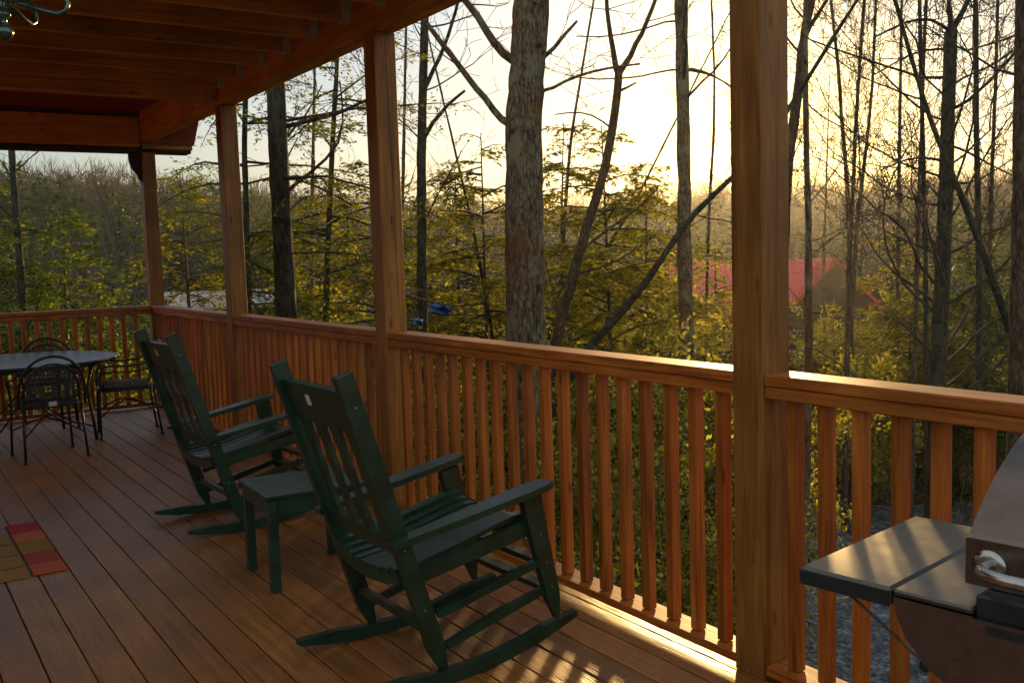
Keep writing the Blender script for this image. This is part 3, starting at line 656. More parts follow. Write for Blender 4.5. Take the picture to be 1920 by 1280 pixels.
for k in range(4):
    a = math.pi / 4 + k * math.pi / 2 + 0.15; c, s = math.cos(a), math.sin(a)
    MB().tube([(0.62 * c, 0.62 * s, 0.0), (0.60 * c, 0.60 * s, 0.2), (0.56 * c, 0.56 * s, 0.45), (0.62 * c, 0.62 * s, 0.67)], 0.014, 8).build('leg', M['iron'], tb, True)
    MB().tube([(0.605 * c, 0.605 * s, 0.12), (0.42 * c, 0.42 * s, 0.16), (0.22 * c, 0.22 * s, 0.27), (0.03 * c, 0.03 * s, 0.45)], 0.008, 7).build('brace', M['iron'], tb, True)

# ------------------------------------------------------------------ grill
gr = empty('gas_grill', (-0.986, -0.967, 0), R(8.0)); tag(gr, 'stainless and dark enamel gas grill with curved hood and side shelf', 'grill')
sh = MB().box(0.0, 0.505, -0.193, 0.0, 0.842, 0.880, 0.006).build('side_shelf', M['shelf'], gr)
MB().box(-0.0035, 0.0, -0.19, -0.004, 0.8445, 0.873).build('shelf_edge', M['steel_dark'], sh); MB().box(0.004, 0.50, 0.0, 0.0035, 0.8445, 0.873).build('shelf_edge', M['steel_dark'], sh)
MB().box(0.0, 0.49, -0.345, -0.1965, 0.866, 0.8795, 0.004).build('shoulder', M['shelf'], gr)
prof = [(-0.197, 0.864), (-0.203, 0.830), (-0.222, 0.790), (-0.262, 0.748), (-0.325, 0.720), (-0.345, 0.716), (-0.345, 0.864)]
MB().prism(prof, 0.002, 0.46, 0).build('end_casting', M['hood'], gr)
MB().prism([(-0.3475, 0.864), (-0.3475, 0.80), (-0.306, 0.765), (-0.306, 0.60), (-1.10, 0.60), (-1.10, 0.864)], -0.006, 0.001, 0).build('control_panel', M['hood'], gr)
MB().box(-0.0085, -0.0065, -0.62, -0.372, 0.842, 0.858).build('vent_slot', M['steel_dark'], gr)
for k in range(3):
    kn = MB().lathe([(0.033, 0.0), (0.033, 0.012), (0.026, 0.03), (0.022, 0.034)], sides=20).build('knob', M['steel_dark'], gr, True, (-0.007, -0.46 - 0.2 * k, 0.755)); kn.rotation_euler = (0, -math.pi / 2, 0)
hp = [(0.062, 0.905), (0.058, 0.93), (0.060, 0.985), (0.076, 1.008), (0.143, 1.062), (0.216, 1.106), (0.30, 1.142), (0.38, 1.155), (0.44, 1.14), (0.48, 1.10), (0.49, 0.905)]
def smooth_profile(pts, n=4):
    out = []
    for i in range(len(pts)):
        p0, p1, p2, p3 = (np.array(pts[k % len(pts)]) for k in (i - 1, i, i + 1, i + 2))
        if i in (0, 1, 8, 9, 10): out.append(tuple(p1)); continue
        for t in np.linspace(0, 1, n, endpoint=False): out.append(tuple(0.5 * ((2 * p1) + (-p0 + p2) * t + (2 * p0 - 5 * p1 + 4 * p2 - p3) * t * t + (-p0 + 3 * p1 - 3 * p2 + p3) * t ** 3)))
    return out
hood = MB().prism(smooth_profile(hp, 6), -1.04, -0.312, 1).build('hood', M['hood'], gr)
MB().prism([(x, z) for x, z in [(0.055, 0.990), (0.055, 0.9045), (0.060, 0.9045), (0.0585, 0.990)]], -1.043, -0.309, 1).build('hood_band', M['hood'], hood)
hd = MB()
hd.tube([(0.052, -0.352, 0.945), (0.015, -0.354, 0.948), (-0.012, -0.372, 0.950), (-0.020, -0.41, 0.950), (-0.020, -0.70, 0.950), (-0.020, -0.95, 0.950), (-0.012, -0.985, 0.950), (0.015, -1.0, 0.948), (0.052, -1.0, 0.945)], 0.0115, 12)
hdo = hd.build('handle', M['steel'], hood, True)
for yy in (-0.352, -1.0):
    c_ = MB().lathe([(0.030, 0.0), (0.030, 0.003), (0.020, 0.006)], sides=20).build('handle_flange', M['steel'], hood, True, (0.0548, yy, 0.945)); c_.rotation_euler = (0, -math.pi / 2, 0)
MB().box(0.01, 0.47, -1.06, -0.346, 0.60, 0.903, 0.004).build('firebox', M['steel_dark'], gr)
MB().box(0.02, 0.47, -1.04, -0.36, 0.10, 0.595, 0.006).build('cabinet', M['steel_dark'], gr)
for yy in (-0.70, -0.365):
    dr = MB().box(0.002, 0.0185, yy - 0.333 + 0.0, yy - 0.003, 0.12, 0.585, 0.004).build('cabinet_door', M['steel'], gr)
    MB().tube([(-0.02, yy - 0.17, 0.30), (-0.02, yy - 0.17, 0.42)], 0.007, 8).build('door_handle', M['steel'], dr)
for xx in (0.06, 0.43):
    for yy in (-0.40, -1.0): MB().box(xx - 0.02, xx + 0.02, yy - 0.02, yy + 0.02, 0.0, 0.098).build('leg', M['steel_dark'], gr)
for xx in (0.05, 0.44): MB().tube([(xx, -0.06, 0.841), (xx, -0.348, 0.66)], 0.0028, 6).build('shelf_bracket', M['steel_dark'], gr)
MB().box(0.02, 0.48, -1.28, -1.106, 0.842, 0.880, 0.006).build('side_shelf', M['shelf'], gr)

# ------------------------------------------------------------------ hanging light under the joists
hl = empty('hanging_light', tuple(on(8, 60, 2, 2.47))); hl.location.z = 0
bx_, by_ = hl.location.x, hl.location.y
tag(hl, 'glazed metal hanging light with scrolled arms and ball finial under the joists', 'ceiling light')
sph = [(0.034 * math.sin(a) + 0.0005, -0.034 * math.cos(a)) for a in np.linspace(0.05, math.pi - 0.3, 12)]
MB().lathe(sph + [(0.014, 0.040), (0.012, 0.05), (0.028, 0.058), (0.030, 0.07), (0.016, 0.085), (0.016, 0.13), (0.034, 0.15), (0.038, 0.19), (0.018, 0.22), (0.012, 0.24), (0.012, 0.40), (0.05, 0.42), (0.055, 0.47)], (0, 0, 2.47), 24).build('stem', M['brass'], hl, True)
for k in range(5):
    a = 0.25 + 2 * math.pi * k / 5 - YAW; c, s = math.cos(a), math.sin(a)
    prof = [(0.03, 2.59), (0.09, 2.575), (0.15, 2.555), (0.20, 2.545), (0.232, 2.56), (0.242, 2.59), (0.225, 2.62), (0.19, 2.63), (0.13, 2.625), (0.08, 2.625), (0.03, 2.63)]
    ar = MB().tube([(r * c, r * s, z) for r, z in prof], 0.011, 8).build('scroll_arm', M['brass'], hl, True)
    MB().lathe([(0.02, 0.0), (0.035, 0.015), (0.05, 0.05), (0.062, 0.10), (0.075, 0.12), (0.071, 0.12), (0.058, 0.10), (0.046, 0.05), (0.02, 0.006)], (0.205 * c, 0.205 * s, 2.642), 18).build('glass_shade', M['amber'], ar, True)
#@@FOREST
# ------------------------------------------------------------------ trees
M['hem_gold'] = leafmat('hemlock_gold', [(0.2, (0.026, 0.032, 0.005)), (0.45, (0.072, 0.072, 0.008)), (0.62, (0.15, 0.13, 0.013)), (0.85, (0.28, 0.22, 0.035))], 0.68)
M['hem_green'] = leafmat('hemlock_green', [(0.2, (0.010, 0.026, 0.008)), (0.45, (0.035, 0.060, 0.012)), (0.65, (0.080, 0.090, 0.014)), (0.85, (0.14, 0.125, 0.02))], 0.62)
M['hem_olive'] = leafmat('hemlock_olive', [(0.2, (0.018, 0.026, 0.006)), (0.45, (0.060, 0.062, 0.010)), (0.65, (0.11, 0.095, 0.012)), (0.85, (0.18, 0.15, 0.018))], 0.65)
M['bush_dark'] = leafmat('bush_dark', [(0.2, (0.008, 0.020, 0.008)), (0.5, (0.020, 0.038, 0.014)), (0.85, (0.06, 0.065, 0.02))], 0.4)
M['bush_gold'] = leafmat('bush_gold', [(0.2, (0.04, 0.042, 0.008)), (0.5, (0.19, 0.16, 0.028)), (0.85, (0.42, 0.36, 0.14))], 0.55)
M['far_conifer'] = leafmat('far_conifer', [(0.25, (0.008, 0.028, 0.014)), (0.5, (0.020, 0.048, 0.020)), (0.75, (0.06, 0.075, 0.02))], 0.3, 0.16)
M['far_brown'] = leafmat('far_brown', [(0.25, (0.05, 0.042, 0.026)), (0.5, (0.085, 0.072, 0.042)), (0.8, (0.13, 0.105, 0.05))], 0.35, 0.14)
M['far_twig'] = plain('far_twig', (0.075, 0.066, 0.052), 0.9, 0, 0.3, 0.2)
M['bark_pale'] = barkmat('bark_pale', [(0.34, (0.016, 0.013, 0.008)), (0.45, (0.060, 0.048, 0.030)), (0.54, (0.125, 0.108, 0.070)), (0.66, (0.23, 0.21, 0.14))], lichen=(0.19, 0.20, 0.125), warm=(0.13, 0.058, 0.020))
M['bark_dark'] = barkmat('bark_dark', [(0.35, (0.010, 0.011, 0.008)), (0.5, (0.035, 0.036, 0.026)), (0.68, (0.09, 0.085, 0.06))], lichen=(0.07, 0.085, 0.05))
M['bark_brown'] = barkmat('bark_brown', [(0.35, (0.022, 0.016, 0.010)), (0.5, (0.070, 0.052, 0.032)), (0.68, (0.15, 0.115, 0.075))])
M['twig'] = plain('twig_bark', (0.040, 0.033, 0.022), 0.9, 0, 0.35, 3.0)

class Tubes:
    """many thin tapered tubes gathered into one mesh"""
    def __init__(s): s.V = []; s.F = []; s.n = 0
    def add(s, P, rad, sides=4, rough=0.0):
        P = np.asarray(P, float); n = len(P); rad = np.broadcast_to(np.asarray(rad, float), (n,))
        T = np.gradient(P, axis=0); T /= np.linalg.norm(T, axis=1, keepdims=True) + 1e-9
        m = np.mean(T, 0); a = np.array([0, 0, 1.0]) if abs(m[2]) < 0.8 * np.linalg.norm(m) + 1e-9 else np.array([1.0, 0, 0])
        E1 = np.cross(T, a); E1 /= np.linalg.norm(E1, axis=1, keepdims=True) + 1e-9; E2 = np.cross(T, E1)
        an = np.arange(sides) * 2 * math.pi / sides
        V = P[:, None] + (E1[:, None] * np.cos(an)[None, :, None] + E2[:, None] * np.sin(an)[None, :, None]) * rad[:, None, None]
        if rough:
            ns = nrg.normal(0, 1, (n, sides))
            for _ in range(2): ns = (np.roll(ns, 1, 1) + 2 * ns + np.roll(ns, -1, 1)) / 4; ns[1:-1] = (ns[:-2] + 1.6 * ns[1:-1] + ns[2:]) / 3.6
            V = P[:, None] + (V - P[:, None]) * (1 + rough * ns)[..., None]
        i = np.arange(n - 1)[:, None] * sides; j = np.arange(sides)[None]; j2 = (j + 1) % sides
        F = np.stack([i + j, i + j2, i + sides + j2, i + sides + j], -1).reshape(-1, 4) + s.n
        s.V.append(V.reshape(-1, 3)); s.F.append(F); s.n += n * sides
    def build(s, name, mat, parent, smooth=True):
        if not s.V: return None
        o = np.array(parent.location)
        return link(name, np_mesh(name, np.concatenate(s.V) - o, np.concatenate(s.F), mat, smooth), parent)
def resample(P, rad, step=0.25, wob=0.0):
    P = np.asarray(P, float); rad = np.asarray(rad, float)
    L = np.r_[0, np.cumsum(np.linalg.norm(np.diff(P, axis=0), axis=1))]; n = max(3, int(L[-1] / step) + 1); t = np.linspace(0, L[-1], n)
    Q = np.stack([np.interp(t, L, P[:, k]) for k in range(3)], 1); r = np.interp(t, L, rad)
    for _ in range(2): Q[1:-1] = (Q[:-2] + 2 * Q[1:-1] + Q[2:]) / 4
    if wob: Q[1:-1] += nrg.normal(0, wob, (n - 2, 3))
    return Q, r
def unit(v): return v / (np.linalg.norm(v, axis=-1, keepdims=True) + 1e-9)
def diamonds(C, A, N, l, w):
    """leaf quads at C, long axis A, normal N, length l, width w (arrays)"""
    A = unit(A); Bv = unit(np.cross(N, A)); l = np.broadcast_to(l, (len(C),))[:, None] / 2; w = np.broadcast_to(w, (len(C),))[:, None] / 2
    V = np.stack([C - A * l, C + Bv * w - A * l * .15, C + A * l, C - Bv * w - A * l * .15], 1).reshape(-1, 3)
    return V, np.arange(len(V)).reshape(-1, 4)
def in_deck(P, pad=0.45):
    P = np.atleast_2d(P); return bool(np.any((P[:, 0] < pad) & (P[:, 1] < YC + 0.3 + pad) & (P[:, 2] > -0.6)))
def grow(acc, p, d, L, r, lvl, up=0.04, dens=1.6, ends=None, minr=0.0042):
    n = max(3, int(L / 0.22) + 2); st = L / (n - 1); P = [p]; d = unit(d)
    for i in range(n - 1):
        d = unit(d + nrg.normal(0, 0.13, 3) + np.array([0, 0, up])); P.append(P[-1] + d * st)
    P = np.array(P); rad = np.maximum(r * np.linspace(1, 0.30, n), minr)
    if in_deck(P): return
    acc.add(P, rad, 5 if r > 0.02 else 3)
    if ends is not None: ends.append(P)
    if lvl <= 0: return
    k = max(2, int(L * dens * nrg.uniform(0.8, 1.3)) + 1)
    for t in np.sort(nrg.uniform(0.18, 0.98, k)):
        i = min(n - 2, int(t * (n - 1))); q = P[i] + (P[i + 1] - P[i]) * (t * (n - 1) - i); dd = unit(P[i + 1] - P[i])
        s = nrg.normal(0, 1, 3); s = unit(s - dd * (s @ dd)); an = R(nrg.uniform(28, 62))
        grow(acc, q, dd * math.cos(an) + s * math.sin(an), max(0.18, L * nrg.uniform(0.30, 0.58) * (1.12 - 0.6 * t)), max(minr, rad[i] * 0.55), lvl - 1, up, dens * 1.25, ends, minr)
def gpt(px, D):
    """point of the forest floor straight below the pixel column at depth D"""
    p = at(px, 600, D); return np.array([p[0], p[1], float(ground_z(p[0], p[1])) - 0.05])
def traced(name, label, D, path, w0, w1, bark, limbs=(), twigs=6, tl=1.6, tlv=2, group=None, up=0.05, tr=(0.35, 1.0), drift=0.0, dens=1.6, ext=True):
    """tree whose trunk follows a pixel path (top to bottom) at depth D and goes on down to the ground; w in pixels"""
    pts = [at(x, y, D + drift * (1 - k / max(1, len(path) - 1))) for k, (x, y) in enumerate(path)]
    last = pts[-1]; prev = pts[-2]; g = float(ground_z(last[0], last[1])) - 0.1
    dirn = (last - prev) / max(1e-6, abs(last[2] - prev[2]))
    foot = last + np.array([dirn[0] * 0.5, dirn[1] * 0.5, -1.0]) * (last[2] - g); foot[2] = g
    first = pts[0]; upv = unit(pts[0] - pts[1])
    P = [foot] + pts[::-1] + ([first + upv * 2.2, first + upv * 4.6] if ext else [])
    rw0, rw1 = w0 / F_PX * D / 2, w1 / F_PX * D / 2
    rads = [rw1 * 1.25] + list(np.interp(np.linspace(0, 1, len(pts)), [0, 1], [rw1, rw0])) + ([rw0 * 0.7, rw0 * 0.3] if ext else [])
    Q, r = resample(P, rads, 0.22 if w1 < 30 else 0.07, rw1 * 0.03 if w1 < 30 else rw1 * 0.012)
    root = empty(name, tuple(foot)); tag(root, label, 'tree', group)
    T = Tubes(); T.add(Q, r * (1 + nrg.normal(0, 0.05 if w1 < 30 else 0.008, len(r))), 40 if w1 > 30 else 10, 0.10 if w1 > 30 else 0.05); T.build('trunk', M[bark], root)
    tw = Tubes()
    for lp in limbs:
        lw, lpath, ldz = lp[0], lp[1], (lp[2] if len(lp) > 2 else 0.0)
        LP = [at(x, y, D + ldz * k / max(1, len(lpath) - 1)) for k, (x, y) in enumerate(lpath)]
        jq = Q[np.argmin(np.linalg.norm(Q - LP[0], axis=1))]
        if 0.01 < np.linalg.norm(jq - LP[0]) < 0.9: LP = [jq] + LP
        wr = lw / F_PX * D / 2; QL, rl = resample(LP, np.linspace(wr * 1.15, wr * 0.55, len(LP)), 0.15, wr * 0.12)
        TL = Tubes(); TL.add(QL, rl, 8); TL.build('limb', M[bark], root)
        for k in range(max(1, int(len(QL) * 0.35))):
            i = nrg.integers(len(QL) // 3, len(QL)); s = nrg.normal(0, 1, 3); s[2] = abs(s[2]) * .5
            grow(tw, QL[i], s, tl * nrg.uniform(0.3, 0.7), max(0.003, rl[i] * 0.3), tlv - 1, up, dens)
    n = len(Q)
    for k in range(twigs):
        i = int(n * nrg.uniform(*tr)) - 1; i = min(max(1, i), n - 2); dd = unit(Q[i + 1] - Q[i]); s = nrg.normal(0, 1, 3); s = unit(s - dd * (s @ dd)); an = R(nrg.uniform(35, 70))
        grow(tw, Q[i], dd * math.cos(an) + s * math.sin(an), tl * nrg.uniform(0.5, 1.3), max(0.004, r[i] * 0.22), tlv, up, dens)
    o = tw.build('twigs', M['twig'], root)
    if o: o['kind'] = 'stuff'
    return root, Q, r
def hemlock(root, Q, r, h0, h1, spread, nb, nleaf, mat, leaf=0.05, droop=0.30, shape=0.7):
    """flat drooping sprays of foliage on the trunk line Q between heights h0 and h1"""
    zs = Q[:, 2]; wood_ = Tubes(); tw0 = []; tw1 = []; twn = []
    for b in range(nb):
        f = min(0.99, max(0.0, (b + nrg.normal(0.5, 2.0)) / nb)); z = h0 + (h1 - h0) * f; c = np.array([np.interp(z, zs, Q[:, 0]), np.interp(z, zs, Q[:, 1]), z])
        L = max(0.35, spread * (1 - f * 0.96) ** shape * nrg.uniform(0.65, 1.15)); az = b * 2.39996 + nrg.normal(0, 0.7)
        d = np.array([math.cos(az), math.sin(az), 0.0]); sd = np.array([-d[1], d[0], 0.0]); n = max(4, int(L / 0.22)); t = np.linspace(0, 1, n)
        rise = nrg.uniform(-0.12, 0.55); bend = nrg.normal(0, 0.2); droop_ = droop * nrg.uniform(0.5, 1.9)
        P = c + d * (L * t)[:, None] + sd * (bend * L * t * t)[:, None]; P[:, 2] += L * (rise * t - droop_ * t * t) + np.cumsum(nrg.normal(0, 0.012, n))
        if in_deck(P, 0.8): continue
        wood_.add(P, np.maximum(0.004, 0.011 * L ** 0.5 * np.linspace(1, 0.2, n) * 1.4), 3)
        m = max(4, int(L / 0.085)); tt = nrg.uniform(0.12, 1.0, m * 2)
        base = np.stack([np.interp(tt, t, P[:, k]) for k in range(3)], 1); side = np.where(nrg.random(m * 2) < 0.5, -1.0, 1.0)
        ln = (0.34 * L * (1.05 - tt) ** 0.8 + 0.10) * nrg.uniform(0.6, 1.2, m * 2); fw = nrg.uniform(0.35, 0.8, m * 2)
        dirs = unit(d[None] * fw[:, None] + sd[None] * side[:, None] * (1.1 - fw * 0.6)[:, None] + np.array([0, 0, 1.0]) * nrg.normal(-0.08, 0.26, m * 2)[:, None])
        e = base + dirs * ln[:, None]; e[:, 2] -= 0.18 * ln
        tw0.append(base); tw1.append(e)
    A = np.concatenate(tw0); Bp = np.concatenate(tw1); Ls = np.linalg.norm(Bp - A, axis=1)
    # twig sticks: thin two-triangle ribbons crossed
    pr = Ls / Ls.sum(); idx = nrg.choice(len(A), nleaf, p=pr); t = nrg.uniform(0.0, 1.04, nleaf)[:, None]
    d = unit(Bp[idx] - A[idx]); sd = unit(np.cross(d, np.array([0, 0, 1.0]))); sg = np.where(nrg.random(nleaf) < 0.5, -1, 1)[:, None]
    ax = unit(d * nrg.uniform(0.3, 1.0, nleaf)[:, None] + sd * sg * nrg.uniform(0.3, 1.0, nleaf)[:, None] + nrg.normal(0, 0.18, (nleaf, 3)))
    ll = leaf * nrg.uniform(0.45, 1.6, nleaf)
    C = A[idx] + (Bp[idx] - A[idx]) * t + ax * (ll * 0.45)[:, None]; C[:, 2] += nrg.normal(0, 0.012, nleaf)
    N = unit(np.array([0, 0, 1.0]) + nrg.normal(0, 0.45, (nleaf, 3)))
    V, F = diamonds(C, ax, N, ll, ll * nrg.uniform(0.28, 0.42, nleaf))
    o = np.array(root.location)
    wood_.build('boughs', M['twig'], root)['kind'] = 'stuff'
    link('crown', np_mesh('crown', V - o, F, mat), root)
def young_hemlock(px, D, top_y, spread, nb, nleaf, mat, label, group='hemlocks growing below the deck', w=10, leaf=0.05, low=0.10):
    g = gpt(px, D); tp = at(px + nrg.uniform(-12, 12), top_y, D); root = empty('hemlock_tree', tuple(g)); tag(root, label, 'tree', group)
    Q, r = resample([g, (g + tp) / 2 + nrg.normal(0, 0.08, 3), tp], [w / F_PX * D * 0.6, w / F_PX * D * 0.4, 0.008], 0.25)
    T = Tubes(); T.add(Q, r, 7); T.build('trunk', M['bark_brown'], root)
    hemlock(root, Q, r, g[2] + (tp[2] - g[2]) * low, tp[2] - 0.02, spread, int(nb * 1.3), nleaf, M[mat], leaf, 0.24, 0.5)
    return root
def shrub(px, D, top_y, rad, nleaf, mat, label, leaf=0.055, group='shrubs on the slope below the deck', stems=9, name='shrub'):
    g = gpt(px, D); tz = at(px, top_y, D)[2]; h = max(0.5, tz - g[2]); root = empty(name, tuple(g)); tag(root, label, 'shrub', group)
    acc = Tubes(); ends = []
    for k in range(stems):
        az = k * 2.4 + nrg.normal(0, 0.3); sp = nrg.uniform(0.15, 0.9) * rad / h
        grow(acc, g.copy(), np.array([math.cos(az) * sp, math.sin(az) * sp, 1.0]), h * nrg.uniform(0.65, 1.05), 0.018, 2, 0.03, 1.5, ends, 0.0042)
    acc.build('stems', M['twig'], root)['kind'] = 'stuff'
    P = np.concatenate([e[len(e) // 3:] for e in ends]); idx = nrg.integers(0, len(P), nleaf)
    C = P[idx] + nrg.normal(0, 0.09, (nleaf, 3)); A = unit(nrg.normal(0, 1, (nleaf, 3)) + np.array([0, 0, -0.3])); N = unit(nrg.normal(0, 1, (nleaf, 3)) + np.array([0, 0, 0.8]))
    ll = leaf * nrg.uniform(0.6, 1.4, nleaf); V, F = diamonds(C, A, N, ll, ll * nrg.uniform(0.45, 0.65, nleaf))
    link('foliage', np_mesh('foliage', V - g, F, M[mat]), root)
    return root

# --- the trunks that stand out
GB = 'bare trees beyond the railing'
traced('oak_tree', 'thick pale barked tree trunk with two limbs slanting up its left side', 9.6,
       [(997, -40), (994, 60), (986, 160), (982, 240), (982, 330), (983, 430), (984, 530), (987, 640)], 66, 74, 'bark_pale',
       [(17, [(957, 122), (935, 95), (905, 45), (868, -5), (850, -40)]), (15, [(955, 240), (938, 222), (900, 175), (850, 110), (800, 45), (775, 10)], 0.5), (9, [(1018, 125), (1045, 85), (1058, 55), (1082, 40)]), (7, [(1015, 180), (1060, 150), (1120, 130), (1200, 120)], -.5)],
       twigs=10, tl=1.8, tr=(0.62, 1.0), group=GB)
traced('maple_tree', 'straight slim grey trunk just left of the nearest post', 13.5, [(1277, -30), (1278, 100), (1281, 220), (1283, 340), (1283, 460), (1285, 560), (1287, 680)], 24, 29, 'bark_pale',
       [(5, [(1285, 130), (1340, 140), (1395, 180)]), (4, [(1275, 125), (1200, 145), (1110, 150), (1060, 140)]), (4, [(1276, 30), (1230, 48), (1150, 70), (1080, 68)]), (4, [(1284, 122), (1330, 135), (1375, 165), (1420, 210)])], twigs=9, tl=1.9, tr=(0.5, 1.0), group=GB)
traced('maple_tree', 'slender leaning tree that forks like a Y against the bright sky', 11.5, [(1160, 138), (1158, 180), (1148, 250), (1132, 330), (1108, 400), (1090, 460), (1072, 530), (1055, 590), (1040, 645)], 15, 21, 'bark_brown',
       [(12, [(1160, 150), (1150, 100), (1142, 50), (1134, -30)]), (12, [(1160, 145), (1185, 100), (1210, 50), (1240, -30)]), (6, [(1160, 175), (1175, 165), (1193, 155)]), (5, [(1085, 470), (1140, 430), (1200, 390), (1235, 350)]), (5, [(1075, 520), (1160, 490), (1230, 440)]), (4, [(1150, 240), (1100, 205), (1040, 215)])], twigs=5, tl=1.1, tr=(0.3, 0.7), group=GB, ext=False)
traced('maple_tree', 'slim trunk with an upturned side branch between the second post and the thick pale tree', 13.0, [(797, -20), (796, 60), (793, 170), (790, 280), (790, 400), (791, 560)], 15, 19, 'bark_dark',
       [(9, [(796, 252), (815, 225), (840, 195), (872, 170)]), (9, [(798, 165), (815, 130), (838, 75), (856, 15), (865, -20)]), (4, [(800, 60), (850, 40), (900, 25)])], twigs=8, tl=1.6, tr=(0.45, 1.0), group=GB)
r5, Q5, rr5 = traced('hemlock_tree', 'dark thick hemlock trunk between the second and third posts', 10.2, [(512, 60), (517, 165), (523, 300), (528, 400), (533, 500), (537, 600)], 33, 40, 'bark_dark',
       [(8, [(545, 238), (585, 225), (640, 212), (690, 186), (740, 160)]), (5, [(535, 330), (600, 350), (660, 385)]), (4, [(525, 300), (480, 320), (430, 310)]), (4, [(540, 480), (600, 470), (680, 480)]), (4, [(536, 520), (480, 500), (440, 470)])], twigs=8, tl=1.5, tr=(0.3, 0.8), group=GB)
hemlock(r5, Q5, rr5, -2.5, 6.5, 2.9, 46, 30000, M['hem_olive'], 0.045, 0.22, 0.25)
r6, Q6, rr6 = traced('hemlock_tree', 'thin hemlock stem showing just left of the second post', 13.5, [(634, 60), (630, 160), (624, 260), (618, 400), (612, 520)], 8, 11, 'bark_dark', twigs=4, tl=1.0, group=GB)
hemlock(r6, Q6, rr6, -2.0, 5.8, 2.2, 40, 21000, M['hem_olive'], 0.05, 0.24, 0.3)
r7, Q7, rr7 = traced('hemlock_tree', 'thin hemlock stem hard against the third post', 12.5, [(462, 120), (460, 200), (458, 290), (462, 390), (464, 520)], 9, 12, 'bark_dark', twigs=4, tl=1.0, group=GB)
hemlock(r7, Q7, rr7, -2.0, 5.2, 2.3, 40, 21000, M['hem_green'], 0.05, 0.24, 0.3)
r8, Q8, rr8 = traced('hemlock_tree', 'dark slim trunk above the end railing with green boughs', 17.0, [(17, 200), (22, 290), (30, 400), (38, 500), (45, 590)], 11, 15, 'bark_dark', [(3, [(25, 330), (60, 290), (95, 270)]), (3, [(28, 350), (5, 300), (-20, 280)])], twigs=8, tl=1.6, group=GB)
hemlock(r8, Q8, rr8, -3.0, 2.6, 2.0, 46, 26000, M['hem_green'], 0.06, 0.2, 0.45)
traced('fallen_sapling', 'dark leaning sapling slanting up behind the nearest post', 10.8, [(1500, 170), (1440, 265), (1368, 340), (1300, 398), (1250, 470), (1205, 540), (1150, 605), (1096, 656)], 8, 15, 'bark_dark', [(4, [(1290, 405), (1335, 410), (1400, 420)]), (3, [(1240, 480), (1180, 500), (1110, 520)])], twigs=7, tl=0.9, tr=(0.3, 0.9), group=GB)
traced('maple_tree', 'curving forked trunk hugging the sunlit edge of the nearest post', 12.0, [(1530, -30), (1518, 10), (1508, 60), (1500, 130), (1494, 200), (1482, 260), (1476, 330), (1470, 430)], 16, 20, 'bark_brown', [(10, [(1510, 60), (1535, 25), (1560, -15)]), (5, [(1500, 110), (1470, 60), (1440, 30)]), (4, [(1496, 180), (1540, 220), (1620, 260)]), (5, [(1512, 50), (1490, 20), (1470, -30)])], twigs=10, tl=1.7, tr=(0.45, 1.0), group=GB)
traced('birch_tree', 'thin trunk right of the nearest post, running down past the drive', 11.0, [(1511, 40), (1510, 150), (1512, 300), (1516, 420), (1516, 560), (1517, 700), (1512, 860), (1506, 1040), (1500, 1220)], 9, 19, 'bark_pale', [(4, [(1516, 480), (1560, 440), (1620, 420)]), (4, [(1514, 390), (1560, 330), (1610, 250)]), (4, [(1512, 900), (1560, 860), (1640, 840)]), (3, [(1510, 980), (1545, 1000), (1560, 960)]), (3, [(1515, 820), (1490, 780), (1480, 740)])], twigs=12, tl=1.6, tr=(0.25, 1.0), group=GB)
traced('tulip_tree', 'mossy dark trunk forking near the top at the right, the stoutest of that side', 12.0, [(1783, 60), (1780, 150), (1776, 260), (1774, 340), (1770, 440), (1766, 540), (1761, 640), (1757, 740)], 23, 30, 'bark_dark', [(13, [(1784, 70), (1782, 20), (1776, -40)]), (13, [(1786, 62), (1808, 20), (1830, -40)]), (7, [(1775, 50), (1745, 30), (1700, 40), (1640, 70)]), (7, [(1790, 210), (1850, 160), (1905, 95), (1930, 70)]), (6, [(1772, 145), (1735, 150), (1690, 132), (1600, 105), (1520, 75)]), (5, [(1768, 95), (1730, 90), (1700, 105), (1640, 140)]), (5, [(1790, 270), (1840, 300), (1900, 330)]), (5, [(1768, 300), (1710, 290), (1650, 320)])], twigs=26, tl=2.3, tlv=3, tr=(0.4, 1.0), group=GB, dens=1.5, ext=False)
traced('oak_tree', 'broad dark trunk cut off by the right edge of the photo', 7.6, [(1918, -30), (1917, 100), (1915, 250), (1914, 400), (1910, 560), (1908, 720)], 26, 34, 'bark_brown', [(5, [(1905, 620), (1880, 630), (1850, 625)]), (5, [(1903, 60), (1860, 90), (1810, 95)])], twigs=5, tl=1.2, tr=(0.5, 1.0), group=GB)
traced('maple_tree', 'dark stem leaning across to the trunk at the right edge', 9.5, [(1715, 130), (1735, 200), (1765, 280), (1795, 350), (1825, 420), (1852, 500), (1880, 580), (1905, 650)], 8, 15, 'bark_dark', [(4, [(1735, 200), (1690, 170), (1620, 150), (1500, 60)]), (4, [(1800, 360), (1850, 330), (1910, 290)])], twigs=12, tl=1.5, tr=(0.3, 1.0), group=GB)
